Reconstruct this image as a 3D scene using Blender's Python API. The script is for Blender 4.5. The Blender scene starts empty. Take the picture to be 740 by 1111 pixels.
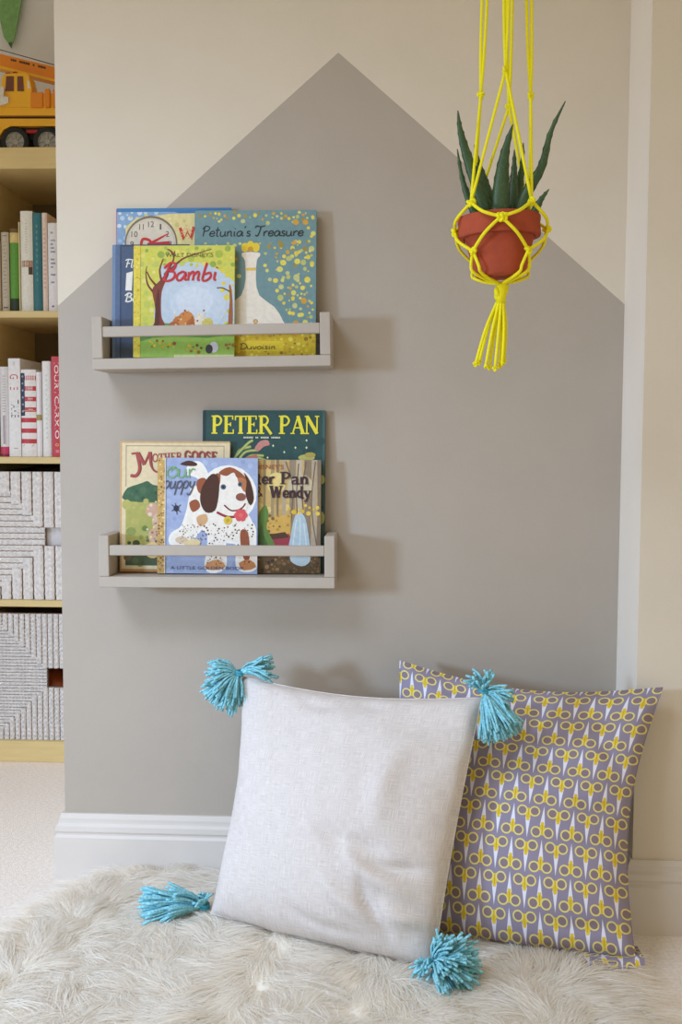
import bpy, bmesh, math, random
import numpy as np
from mathutils import Vector, Matrix
from mathutils.geometry import tessellate_polygon

S = bpy.context.scene
COL = S.collection
PI = math.pi

def lin(c):
    return tuple(((v / 255) / 12.92) if v / 255 <= 0.04045 else (((v / 255) + 0.055) / 1.055) ** 2.4 for v in c)

# ------------------------------------------------------------------ camera
F_PX, PITCH, YAW, ROLL = 1144.6, 0.0681, 0.0515, 0.0042
CAM = Vector((0.0761, -1.8509, 0.7982))
FW = Vector((-math.sin(YAW) * math.cos(PITCH), math.cos(YAW) * math.cos(PITCH), -math.sin(PITCH)))
RT0 = Vector((math.cos(YAW), math.sin(YAW), 0)); UP0 = RT0.cross(FW)
RT = RT0 * math.cos(ROLL) + UP0 * math.sin(ROLL)
UP = UP0 * math.cos(ROLL) - RT0 * math.sin(ROLL)
cd = bpy.data.cameras.new('camera'); cam = bpy.data.objects.new('camera', cd); COL.objects.link(cam)
cd.sensor_fit = 'VERTICAL'; cd.sensor_height = 36; cd.lens = 36 * F_PX / 1111; cd.clip_start = 0.02
cam.matrix_world = Matrix(((RT.x, UP.x, -FW.x, CAM.x), (RT.y, UP.y, -FW.y, CAM.y), (RT.z, UP.z, -FW.z, CAM.z), (0, 0, 0, 1)))
S.camera = cam

def ray(px, py):
    return FW + RT * ((px - 370) / F_PX) - UP * ((py - 555.5) / F_PX)
def at(px, py, Y):            # point of the photo's pixel on the vertical plane y = Y
    d = ray(px, py); return CAM + d * ((Y - CAM.y) / d.y)
def at_z(px, py, Z):
    d = ray(px, py); return CAM + d * ((Z - CAM.z) / d.z)

# ------------------------------------------------------------------ light
W = bpy.data.worlds.new('room_daylight'); S.world = W; W.use_nodes = True
bg = W.node_tree.nodes['Background']; bg.inputs[0].default_value = (1.0, 0.87, 0.65, 1); bg.inputs[1].default_value = 0.62

def area(name, loc, target, sx, sy, power, color, spread=180):
    ld = bpy.data.lights.new(name, 'AREA'); ld.shape = 'RECTANGLE'; ld.size = sx; ld.size_y = sy
    ld.energy = power; ld.color = color; ld.spread = math.radians(spread)
    o = bpy.data.objects.new(name, ld); COL.objects.link(o); o.location = loc
    o.rotation_euler = (Vector(target) - Vector(loc)).to_track_quat('-Z', 'Y').to_euler()
    return o
area('window_daylight', (-2.35, -2.0, 0.95), (0, 0, 0.14), 0.30, 0.34, 9.6, (0.46, 0.67, 1.0), 72)
area('floor_fill_light', (-1.0, -1.5, 2.2), (-0.42, -0.25, 0), 0.9, 0.7, 9.4, (0.64, 0.77, 1.0), 78)  # no window here: overhead fill added to brighten the rug and carpet

S.view_settings.view_transform = 'Standard'; S.view_settings.look = 'None'
S.view_settings.gamma = 1; S.view_settings.use_curve_mapping = False
S.view_settings.exposure = 0.0
S.cycles.max_bounces = 14; S.cycles.diffuse_bounces = 8

# ------------------------------------------------------------------ materials
class NX:                      # tiny expression wrapper around Math nodes
    def __init__(s, t, sock): s.t, s.s = t, sock
    def op(s, o, b=None, c=None):
        n = s.t.nodes.new('ShaderNodeMath'); n.operation = o
        for i, v in enumerate((s, b, c)):
            if v is None: continue
            if isinstance(v, NX): s.t.links.new(v.s, n.inputs[i])
            else: n.inputs[i].default_value = v
        return NX(s.t, n.outputs[0])
    def __add__(s, b): return s.op('ADD', b)
    def __sub__(s, b): return s.op('SUBTRACT', b)
    def __mul__(s, b): return s.op('MULTIPLY', b)
    def lt(s, b): return s.op('LESS_THAN', b)
    def gt(s, b): return s.op('GREATER_THAN', b)
    def mod(s, b): return s.op('FLOORED_MODULO', b)
    def abs(s): return s.op('ABSOLUTE')
    def sqrt(s): return s.op('SQRT')
    def max(s, b): return s.op('MAXIMUM', b)
    def inv(s): return NX(s.t, s.op('MULTIPLY_ADD', -1.0, 1.0).s)

def base_mat(name, rough=0.6, spec=0.3):
    m = bpy.data.materials.new(name); m.use_nodes = True
    t = m.node_tree; b = t.nodes['Principled BSDF']
    b.inputs['Roughness'].default_value = rough; b.inputs['Specular IOR Level'].default_value = spec
    return m, t, b

def noise(t, scale, detail=3, vec=None, stretch=None, coord='Object'):
    tc = t.nodes.new('ShaderNodeTexCoord'); n = t.nodes.new('ShaderNodeTexNoise')
    n.inputs['Scale'].default_value = scale; n.inputs['Detail'].default_value = detail
    src = tc.outputs[coord]
    if stretch:
        mp = t.nodes.new('ShaderNodeMapping'); mp.inputs['Scale'].default_value = stretch
        t.links.new(src, mp.inputs[0]); src = mp.outputs[0]
    t.links.new(src, n.inputs['Vector'])
    return n.outputs['Fac']

def mix(t, fac, a, b):
    n = t.nodes.new('ShaderNodeMix'); n.data_type = 'RGBA'
    if isinstance(fac, NX): fac = fac.s
    if hasattr(fac, 'links'): t.links.new(fac, n.inputs[0])
    else: n.inputs[0].default_value = fac
    for v, i in ((a, 6), (b, 7)):
        if hasattr(v, 'links'): t.links.new(v, n.inputs[i])
        else: n.inputs[i].default_value = (*v[:3], 1)
    return n.outputs[2]

def bump(t, b, h, strength, dist=0.002):
    n = t.nodes.new('ShaderNodeBump'); n.inputs['Strength'].default_value = strength; n.inputs['Distance'].default_value = dist
    t.links.new(h, n.inputs['Height']); t.links.new(n.outputs[0], b.inputs['Normal'])

def mat(name, rgb, rough=0.6, var=0.08, scale=30, bs=0.0, bscale=None, stretch=None, spec=0.3, dist=0.002):
    m, t, b = base_mat(name, rough, spec)
    c = lin(rgb); f = noise(t, scale, 4, stretch=stretch)
    mr = t.nodes.new('ShaderNodeMapRange'); mr.inputs[1].default_value = 0.3; mr.inputs[2].default_value = 0.7
    t.links.new(f, mr.inputs[0])
    o = mix(t, mr.outputs[0], tuple(v * (1 - var) for v in c), tuple(min(1, v * (1 + var)) for v in c))
    t.links.new(o, b.inputs['Base Color'])
    if bs: bump(t, b, noise(t, bscale or scale, 4, stretch=stretch), bs, dist)
    return m

M = {}
M['wall'] = mat('cream_wall_paint', (218, 207, 188), 0.75, 0.02, 8, 0.12, 220)
M['house'] = mat('taupe_wall_paint', (177, 166, 152), 0.6, 0.025, 8, 0.14, 220)
M['strip'] = mat('pale_return_face', (240, 230, 215), 0.6, 0.015, 8, 0.1, 220)
M['alcove'] = mat('alcove_daylit_tint', (228, 232, 238), 0.75, 0.02, 8, 0.12, 220)  # paler and bluer than the cream wall: cool daylight put into the colour
M['ceil'] = mat('ceiling_paint', (226, 220, 210), 0.8, 0.02, 8)
M['bookback'] = mat('shade_dark_bookcase_back', (128, 112, 78), 0.7, 0.06, 20)  # darker than the boards: shade inside the compartments is put into the colour
M['base'] = mat('white_gloss_paint', (214, 206, 196), 0.35, 0.02, 12)
M['carpet'] = mat('beige_carpet_pile', (246, 235, 224), 0.95, 0.10, 160, 0.6, 420, dist=0.003, spec=0.1)
M['birch'] = mat('birch_effect_board', (220, 196, 138), 0.5, 0.05, 14, stretch=(1, 1, 9))
M['shelf'] = mat('grey_beige_shelf_paint', (180, 169, 155), 0.5, 0.03, 25)
M['page'] = mat('page_paper', (228, 216, 190), 0.8, 0.08, 220, stretch=(1, 14, 1))
M['terracotta'] = mat('terracotta_clay', (168, 76, 50), 0.85, 0.12, 40, 0.15, 160)
M['soil'] = mat('potting_soil', (62, 46, 36), 0.95, 0.4, 160, 0.8, 220)
M['neon'] = mat('neon_yellow_cord', (246, 236, 22), 0.6, 0.06, 500, 0.4, 900)
M['metal'] = mat('brushed_metal', (150, 150, 150), 0.35, 0.04, 60)
M['yarn'] = mat('aqua_wool_yarn', (142, 204, 214), 0.9, 0.30, 260, 0.4, 900, spec=0.1)
M['yarn_tie'] = mat('deep_aqua_yarn', (78, 160, 180), 0.9, 0.2, 260, spec=0.1)
M['backing'] = mat('dark_green_backing_fabric', (44, 50, 38), 0.9, 0.1, 300, spec=0.1)
M['hide'] = mat('sheepskin_hide', (252, 249, 243), 0.95, 0.06, 60, spec=0.1)
M['truck'] = mat('crane_yellow_plastic', (246, 186, 44), 0.4, 0.04, 20, spec=0.4)
M['truck_o'] = mat('crane_orange_plastic', (232, 140, 34), 0.4, 0.04, 20, spec=0.4)
M['rubber'] = mat('black_rubber', (44, 46, 46), 0.7, 0.1, 60)
M['dark'] = mat('dark_plastic', (58, 56, 54), 0.5, 0.06, 40)
M['hub'] = mat('grey_wheel_hub', (178, 176, 166), 0.5, 0.05, 60)
M['redp'] = mat('red_plastic', (170, 48, 40), 0.4, 0.05, 40)
M['glass'] = mat('tinted_cab_window', (112, 62, 46), 0.2, 0.05, 40, spec=0.6)
M['whitep'] = mat('white_plastic', (226, 222, 212), 0.4, 0.03, 40)
M['pennant'] = mat('green_felt', (134, 182, 122), 0.95, 0.14, 90, 0.4, 400, spec=0.1)
M['twine'] = mat('grey_twine', (150, 146, 138), 0.9, 0.1, 200)
M['orange_toy'] = mat('burnt_orange_plastic', (196, 92, 44), 0.5, 0.06, 30)
M['lining'] = mat('white_cotton_lining', (226, 222, 220), 0.9, 0.03, 90, 0.2, 300)
M['basket'] = mat('whitewashed_seagrass', (232, 225, 218), 0.85, 0.16, 150, 0.5, 300, spec=0.15)
M['basket_dark'] = mat('brown_basket_frame', (150, 126, 108), 0.9, 0.2, 200)

def print_mat():
    m, t, b = base_mat('printed_paper', 0.45, 0.35)
    a = t.nodes.new('ShaderNodeAttribute'); a.attribute_name = 'Col'
    hs = t.nodes.new('ShaderNodeHueSaturation')
    mr = t.nodes.new('ShaderNodeMapRange'); mr.inputs[1].default_value = 0.3; mr.inputs[2].default_value = 0.7
    mr.inputs[3].default_value = 0.92; mr.inputs[4].default_value = 1.06
    t.links.new(noise(t, 130, 5), mr.inputs[0]); t.links.new(mr.outputs[0], hs.inputs['Value'])
    t.links.new(a.outputs['Color'], hs.inputs['Color']); t.links.new(hs.outputs[0], b.inputs['Base Color'])
    return m
M['print'] = print_mat()

def leaf_mat():
    m, t, b = base_mat('aloe_leaf', 0.42, 0.4)
    c = mix(t, noise(t, 60, 3, stretch=(1, 1, 0.3)), lin((36, 66, 40)), lin((78, 104, 62)))
    vo = t.nodes.new('ShaderNodeTexVoronoi'); vo.inputs['Scale'].default_value = 320
    tc = t.nodes.new('ShaderNodeTexCoord'); t.links.new(tc.outputs['Object'], vo.inputs['Vector'])
    spot = NX(t, vo.outputs['Distance']).lt(0.16) * 0.45
    t.links.new(mix(t, spot, c, lin((150, 168, 130))), b.inputs['Base Color'])
    b.inputs['Subsurface Weight'].default_value = 0.0
    return m
M['leaf'] = leaf_mat()

def linen_mat():
    m, t, b = base_mat('white_linen_weave', 0.9, 0.15)
    a = noise(t, 1.0, 2, stretch=(1500, 46, 1), coord='UV'); c = noise(t, 1.0, 2, stretch=(46, 1500, 1), coord='UV')
    s = NX(t, a) + NX(t, c)
    mr = t.nodes.new('ShaderNodeMapRange'); mr.inputs[1].default_value = 0.75; mr.inputs[2].default_value = 1.25
    t.links.new(s.s, mr.inputs[0])
    t.links.new(mix(t, mr.outputs[0], lin((196, 187, 180)), lin((225, 216, 208))), b.inputs['Base Color'])
    bump(t, b, s.s, 0.35, 0.0012)
    return m
M['linen'] = linen_mat()

def scissor_mat():
    m, t, b = base_mat('scissor_print_cotton', 0.85, 0.2)
    tc = t.nodes.new('ShaderNodeTexCoord'); sp = t.nodes.new('ShaderNodeSeparateXYZ'); t.links.new(tc.outputs['UV'], sp.inputs[0])
    X = NX(t, sp.outputs[0]) * (180 / 0.0482); Y = NX(t, sp.outputs[1]) * (-200 / 0.0490)
    y = Y.mod(200.0)
    col = mix(t, noise(t, 1.0, 2, stretch=(900, 900, 1), coord='UV'), lin((132, 123, 142)), lin((156, 147, 164)))
    for shift, up in ((0.0, True), (90.0, False)):
        ax = ((X + shift).mod(180.0) - 90.0).abs()
        tt = (y * -1.0 + 160.0) if up else (y - 40.0)
        dx = ax - 37.0
        d = (dx * dx + tt * tt).sqrt()
        blade = (ax - (tt * (-15.0 / 117) + 20.4)).lt(0.0) * tt.gt(40.0) * tt.lt(159.0)
        yk = tt * (-1.0 / 80) + 0.78
        yoke = (ax - (yk * yk * 42.0 + 9.0)).lt(0.0) * tt.gt(-16.0) * tt.lt(60.0)
        ring = d.lt(32.0) * d.gt(23.4)
        inner = d.lt(23.5)
        slit = ax.lt(1.3) * tt.gt(-10.0) * tt.lt(44.0)
        col = mix(t, blade, col, lin((226, 225, 236)))
        col = mix(t, yoke, col, lin((222, 192, 56)))
        col = mix(t, inner, col, lin((138, 122, 128)))
        col = mix(t, ring, col, lin((228, 212, 122)))
        col = mix(t, slit, col, lin((168, 142, 54)))
    t.links.new(col, b.inputs['Base Color'])
    bump(t, b, (NX(t, noise(t, 1.0, 2, stretch=(1400, 500, 1), coord='UV')) + NX(t, noise(t, 1.0, 2, stretch=(500, 1400, 1), coord='UV'))).s, 0.2, 0.001)
    return m
M['scissor'] = scissor_mat()

def fur_mat():
    m, t, b = base_mat('cream_wool_pile', 0.75, 0.2)
    a = t.nodes.new('ShaderNodeAttribute'); a.attribute_name = 'Col'
    t.links.new(a.outputs['Color'], b.inputs['Base Color'])
    tl = t.nodes.new('ShaderNodeBsdfTranslucent'); t.links.new(a.outputs['Color'], tl.inputs[0])
    ms = t.nodes.new('ShaderNodeMixShader'); ms.inputs[0].default_value = 0.58
    out = [n for n in t.nodes if n.type == 'OUTPUT_MATERIAL'][0]
    t.links.new(b.outputs[0], ms.inputs[1]); t.links.new(tl.outputs[0], ms.inputs[2]); t.links.new(ms.outputs[0], out.inputs[0])
    return m
M['fur'] = fur_mat()

# ------------------------------------------------------------------ helpers
def mesh_data(name, verts, faces, m, smooth=False, colors=None, uvs=None):
    me = bpy.data.meshes.new(name); me.from_pydata([tuple(v) for v in verts], [], faces)
    me.materials.append(m if not isinstance(m, str) else M[m])
    if smooth: me.polygons.foreach_set('use_smooth', [True] * len(me.polygons))
    if colors is not None:
        ca = me.color_attributes.new('Col', 'FLOAT_COLOR', 'CORNER')
        buf = []
        for p, c in zip(me.polygons, colors): buf += list((*c, 1.0)) * p.loop_total
        ca.data.foreach_set('color', buf)
    if uvs is not None:
        ul = me.uv_layers.new(name='UVMap')
        buf = []
        for l in me.loops: buf += list(uvs[l.vertex_index])
        ul.data.foreach_set('uv', buf)
    me.update()
    return me

def link(name, me, parent=None, loc=None):
    o = bpy.data.objects.new(name, me); COL.objects.link(o)
    if parent: o.parent = parent
    if loc is not None: o.location = loc
    return o

def obj(name, vf, m, parent=None, smooth=False, colors=None, uvs=None, loc=None):
    return link(name, mesh_data(name, vf[0], vf[1], m, smooth, colors, uvs), parent, loc)

def tag(o, label=None, cat=None, group=None, kind=None):
    if label: o['label'] = label
    if cat: o['category'] = cat
    if group: o['group'] = group
    if kind: o['kind'] = kind
    return o

def empty(name, loc=(0, 0, 0), rot=(0, 0, 0)):
    o = bpy.data.objects.new(name, None); COL.objects.link(o); o.empty_display_size = 0.03
    o.location = loc; o.rotation_euler = rot
    return o

def merge(*vfs):
    V, Fc = [], []
    for v, f in vfs:
        k = len(V); V += [tuple(p) for p in v]; Fc += [tuple(i + k for i in q) for q in f]
    return V, Fc

def box(x0, x1, y0, y1, z0, z1, bev=0.0, seg=1):
    bm = bmesh.new(); bmesh.ops.create_cube(bm, size=1)
    for v in bm.verts:
        v.co = Vector(((x0 + x1) / 2 + v.co.x * (x1 - x0), (y0 + y1) / 2 + v.co.y * (y1 - y0), (z0 + z1) / 2 + v.co.z * (z1 - z0)))
    if bev: bmesh.ops.bevel(bm, geom=bm.edges[:], offset=bev, segments=seg, affect='EDGES', profile=0.5)
    bm.verts.index_update()
    r = [tuple(v.co) for v in bm.verts], [tuple(v.index for v in f.verts) for f in bm.faces]
    bm.free(); return r

def prism(poly, y0, y1):       # polygon in (x, z) extruded along y
    n = len(poly)
    V = [(p[0], y0, p[1]) for p in poly] + [(p[0], y1, p[1]) for p in poly]
    area2 = sum(poly[i][0] * poly[(i + 1) % n][1] - poly[(i + 1) % n][0] * poly[i][1] for i in range(n))
    f = list(range(n))
    if area2 < 0: f.reverse()
    Fc = [tuple(f), tuple(n + i for i in reversed(f))]
    for i in range(n):
        a, b = f[i], f[(i + 1) % n]
        Fc.append((b, a, a + n, b + n))
    return V, Fc

def tube(pts, r, n=6, cap=True):
    pts = [Vector(p) for p in pts]; k = len(pts)
    rs = r if isinstance(r, (list, tuple)) else [r] * k
    V, Fc = [], []
    tn = (pts[1] - pts[0]).normalized()
    ref = Vector((0, 0, 1)) if abs(tn.z) < 0.9 else Vector((1, 0, 0))
    u = tn.cross(ref).normalized()
    for i in range(k):
        t = (pts[min(i + 1, k - 1)] - pts[max(i - 1, 0)])
        t = t.normalized() if t.length > 1e-9 else tn
        u = u - t * u.dot(t)
        u = u.normalized() if u.length > 1e-6 else t.orthogonal().normalized()
        w = t.cross(u)
        for j in range(n):
            a = 2 * PI * j / n
            V.append(tuple(pts[i] + (u * math.cos(a) + w * math.sin(a)) * rs[i]))
    for i in range(k - 1):
        for j in range(n):
            Fc.append((i * n + j, i * n + (j + 1) % n, (i + 1) * n + (j + 1) % n, (i + 1) * n + j))
    if cap: Fc += [tuple(range(n - 1, -1, -1)), tuple((k - 1) * n + j for j in range(n))]
    return V, Fc

def lathe(prof, n=40, close=False):
    V = [(r * math.cos(2 * PI * j / n), r * math.sin(2 * PI * j / n), z) for r, z in prof for j in range(n)]
    Fc = []
    for i in range(len(prof) - 1):
        for j in range(n):
            Fc.append((i * n + j, i * n + (j + 1) % n, (i + 1) * n + (j + 1) % n, (i + 1) * n + j))
    return V, Fc

def smooth_path(pts, sub=6, closed=False):
    P = [Vector(p) for p in pts]; n = len(P); out = []
    rng = range(n if closed else n - 1)
    for i in rng:
        if closed: a, b, c, d = P[i - 1], P[i], P[(i + 1) % n], P[(i + 2) % n]
        else: a, b, c, d = P[max(i - 1, 0)], P[i], P[i + 1], P[min(i + 2, n - 1)]
        for s in range(sub):
            t = s / sub
            out.append(0.5 * ((2 * b) + (c - a) * t + (2 * a - 5 * b + 4 * c - d) * t * t + (3 * b - a - 3 * c + d) * t ** 3))
    if not closed: out.append(P[-1])
    return out

# ---- flat print: coloured paper-thin shapes on a cover, one mesh, colour per face
_fonts = {}
def font_shape(s, bold=0.0):
    k = (s, bold)
    if k not in _fonts:
        cu = bpy.data.curves.new('lettering', 'FONT'); cu.body = s; cu.size = 1; cu.offset = bold; cu.resolution_u = 3
        o = bpy.data.objects.new('lettering', cu); COL.objects.link(o)
        dg = bpy.context.evaluated_depsgraph_get()
        me = bpy.data.meshes.new_from_object(o.evaluated_get(dg))
        V = [(v.co.x, v.co.y) for v in me.vertices]; Fc = [tuple(p.vertices) for p in me.polygons]
        bpy.data.objects.remove(o); bpy.data.curves.remove(cu); bpy.data.meshes.remove(me)
        _fonts[k] = (V, Fc)
    return _fonts[k]

SCRIPT = {  # handwritten letters: advance, strokes
 'a': (.52, [[(.45,.4),(.25,.5),(.05,.3),(.1,.05),(.28,.04),(.44,.4),(.43,.1),(.54,.04)]]),
 'b': (.5, [[(.12,1.0),(.08,.5),(.08,.05),(.25,0),(.42,.2),(.35,.44),(.12,.34)]]),
 'e': (.44, [[(.05,.24),(.38,.3),(.3,.5),(.1,.42),(.05,.14),(.2,0),(.42,.12)]]),
 'g': (.5, [[(.42,.42),(.22,.5),(.05,.28),(.12,.04),(.3,.08),(.42,.42),(.4,-.2),(.25,-.42),(.06,-.3)]]),
 'i': (.25, [[(.1,.48),(.1,.1),(.2,.02)], [(.12,.7),(.14,.76)]]),
 'k': (.45, [[(.1,1),(.08,0)], [(.36,.48),(.1,.22),(.4,0)]]),
 'l': (.24, [[(.1,1),(.08,.1),(.2,.02)]]),
 'm': (.66, [[(.05,.48),(.08,0)], [(.08,.3),(.2,.5),(.28,.4),(.3,0)], [(.3,.3),(.43,.5),(.52,.4),(.52,.08),(.62,.02)]]),
 'n': (.46, [[(.05,.48),(.07,0)], [(.07,.3),(.22,.5),(.32,.4),(.33,.08),(.43,.02)]]),
 'o': (.46, [[(.25,.5),(.06,.3),(.1,.04),(.3,.02),(.42,.28),(.25,.5)]]),
 'p': (.48, [[(.08,.48),(.05,-.42)], [(.08,.35),(.25,.5),(.43,.3),(.3,.02),(.08,.1)]]),
 'r': (.36, [[(.05,.48),(.08,0)], [(.08,.28),(.2,.48),(.34,.44)]]),
 's': (.36, [[(.3,.45),(.12,.48),(.1,.3),(.28,.2),(.25,.02),(.03,.05)]]),
 't': (.34, [[(.15,.9),(.13,.1),(.28,.02)], [(.0,.6),(.32,.62)]]),
 'u': (.52, [[(.05,.48),(.06,.1),(.2,0),(.36,.15),(.39,.48)], [(.39,.48),(.4,.1),(.5,.02)]]),
 'v': (.4, [[(.03,.48),(.18,0),(.36,.48)]]),
 'y': (.46, [[(.05,.48),(.1,.2),(.22,.1),(.36,.2)], [(.39,.48),(.34,-.1),(.2,-.42),(.02,-.3)]]),
 'P': (.54, [[(.16,.95),(.1,0)], [(.02,.7),(.2,1),(.5,.9),(.45,.6),(.14,.48)]]),
 'T': (.62, [[(.0,.8),(.1,1),(.35,.92),(.7,1)], [(.42,.95),(.32,.3),(.2,.02),(.05,.1)]]),
 'B': (.62, [[(.22,.95),(.12,0)], [(.0,.7),(.25,1.02),(.5,.9),(.42,.62),(.2,.54),(.5,.48),(.54,.15),(.3,-.02),(.05,.06)]]),
 'O': (.66, [[(.5,.9),(.25,.98),(.04,.6),(.1,.1),(.35,0),(.58,.3),(.55,.75),(.35,.85),(.22,.6)]]),
 'R': (.58, [[(.16,.95),(.1,0)], [(.02,.7),(.2,1),(.48,.9),(.42,.58),(.14,.5),(.34,.3),(.56,0)]]),
 'D': (.68, [[(.2,.95),(.14,0)], [(.02,.8),(.35,1),(.65,.6),(.5,.1),(.1,0)]]),
 'F': (.56, [[(.0,.85),(.2,1),(.62,.95)], [(.26,.97),(.16,0)], [(.12,.5),(.46,.52)]]),
 "'": (.2, [[(.12,1),(.06,.8)]]), ' ': (.28, []), '1': (.3, [[(.05,.8),(.2,1),(.16,0)]]),
}
k_, t_ = .17, .07
SERIF = {   # capitals and small letters with thick and thin strokes and serifs: advance, (points, width)
 'P': (.68, [([(.16,0),(.16,1)],k_), ([(.16,.96),(.42,.95),(.56,.74),(.42,.5),(.16,.48)],.11), ([(.0,.03),(.34,.03)],t_), ([(.0,.97),(.2,.97)],t_)]),
 'E': (.66, [([(.16,0),(.16,1)],k_), ([(.0,.97),(.54,.97)],t_), ([(.53,1),(.53,.78)],t_), ([(.16,.52),(.42,.52)],t_), ([(.41,.62),(.41,.42)],t_), ([(.0,.03),(.58,.03)],t_), ([(.57,0),(.57,.24)],t_)]),
 'T': (.68, [([(.33,0),(.33,1)],k_), ([(.0,.96),(.66,.96)],.08), ([(.03,1),(.03,.74)],t_), ([(.63,1),(.63,.74)],t_), ([(.18,.03),(.48,.03)],t_)]),
 'R': (.74, [([(.16,0),(.16,1)],k_), ([(.16,.96),(.42,.95),(.54,.74),(.42,.52),(.16,.5)],.11), ([(.36,.5),(.74,-.02)],.15), ([(.0,.03),(.34,.03)],t_), ([(.0,.97),(.2,.97)],t_)]),
 'A': (.76, [([(.08,0),(.38,1)],.08), ([(.36,1),(.66,0)],.18), ([(.18,.34),(.56,.34)],t_), ([(-.04,.03),(.2,.03)],t_), ([(.5,.03),(.8,.03)],t_)]),
 'N': (.8, [([(.1,0),(.1,1)],.08), ([(.1,.98),(.66,.02)],.19), ([(.66,0),(.66,1)],.08), ([(-.02,.03),(.22,.03)],t_), ([(-.02,.97),(.16,.97)],t_), ([(.54,.97),(.78,.97)],t_)]),
 'M': (.95, [([(.12,0),(.12,1)],.1), ([(.12,1),(.44,.1)],.18), ([(.44,.1),(.76,1)],.08), ([(.78,0),(.78,1)],.17), ([(0,.03),(.24,.03)],t_), ([(.64,.03),(.92,.03)],t_)]),
 'O': (.76, [([(.36,.97),(.1,.75),(.1,.25),(.36,.03),(.62,.25),(.62,.75),(.36,.97)],.15)]),
 'H': (.76, [([(.16,0),(.16,1)],k_), ([(.56,0),(.56,1)],k_), ([(.16,.5),(.56,.5)],.08), ([(0,.03),(.32,.03)],t_), ([(0,.97),(.32,.97)],t_), ([(.4,.03),(.72,.03)],t_), ([(.4,.97),(.72,.97)],t_)]),
 'G': (.76, [([(.6,.78),(.36,.97),(.1,.75),(.1,.25),(.36,.03),(.58,.16)],.15), ([(.58,.02),(.58,.45)],.14), ([(.4,.45),(.72,.45)],t_)]),
 'S': (.6, [([(.48,.76),(.28,.96),(.08,.76),(.26,.53),(.46,.3),(.28,.04),(.05,.22)],.14)]),
 'W': (1.0, [([(.08,1),(.3,0)],.2), ([(.3,0),(.48,.95)],.08), ([(.48,.95),(.68,0)],.2), ([(.68,0),(.88,1)],.08), ([(-.04,.97),(.24,.97)],t_), ([(.74,.97),(1.0,.97)],t_)]),
 'e': (.5, [([(.1,.3),(.42,.3),(.38,.52),(.24,.6),(.09,.42),(.1,.14),(.26,.03),(.44,.14)],.12)]),
 't': (.36, [([(.16,.82),(.16,.1),(.32,.04)],.15), ([(.0,.58),(.34,.58)],.06)]),
 'r': (.42, [([(.12,0),(.12,.6)],.16), ([(.14,.4),(.28,.58),(.4,.52)],.12), ([(0,.03),(.28,.03)],.06)]),
 'a': (.54, [([(.08,.5),(.26,.6),(.38,.45),(.38,.06),(.5,.04)],.13), ([(.38,.34),(.12,.26),(.1,.06),(.3,.04),(.38,.16)],.1)]),
 'n': (.6, [([(.12,0),(.12,.6)],.16), ([(.14,.44),(.3,.58),(.44,.46),(.44,0)],.15), ([(0,.03),(.26,.03)],.06), ([(.34,.03),(.58,.03)],.06)]),
 'd': (.58, [([(.4,1),(.4,.05),(.54,.03)],.16), ([(.38,.5),(.2,.58),(.07,.3),(.2,.04),(.38,.14)],.12)]),
 'y': (.54, [([(.06,.6),(.28,.05)],.16), ([(.48,.6),(.28,0),(.16,-.3),(.02,-.26)],.07), ([(-.02,.58),(.2,.58)],.06), ([(.36,.58),(.56,.58)],.06)]),
 '&': (.7, [([(.6,.3),(.3,.02),(.08,.2),(.4,.7),(.3,.95),(.16,.75),(.62,.02)],.1)]), ' ': (.32, []),
}

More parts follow.
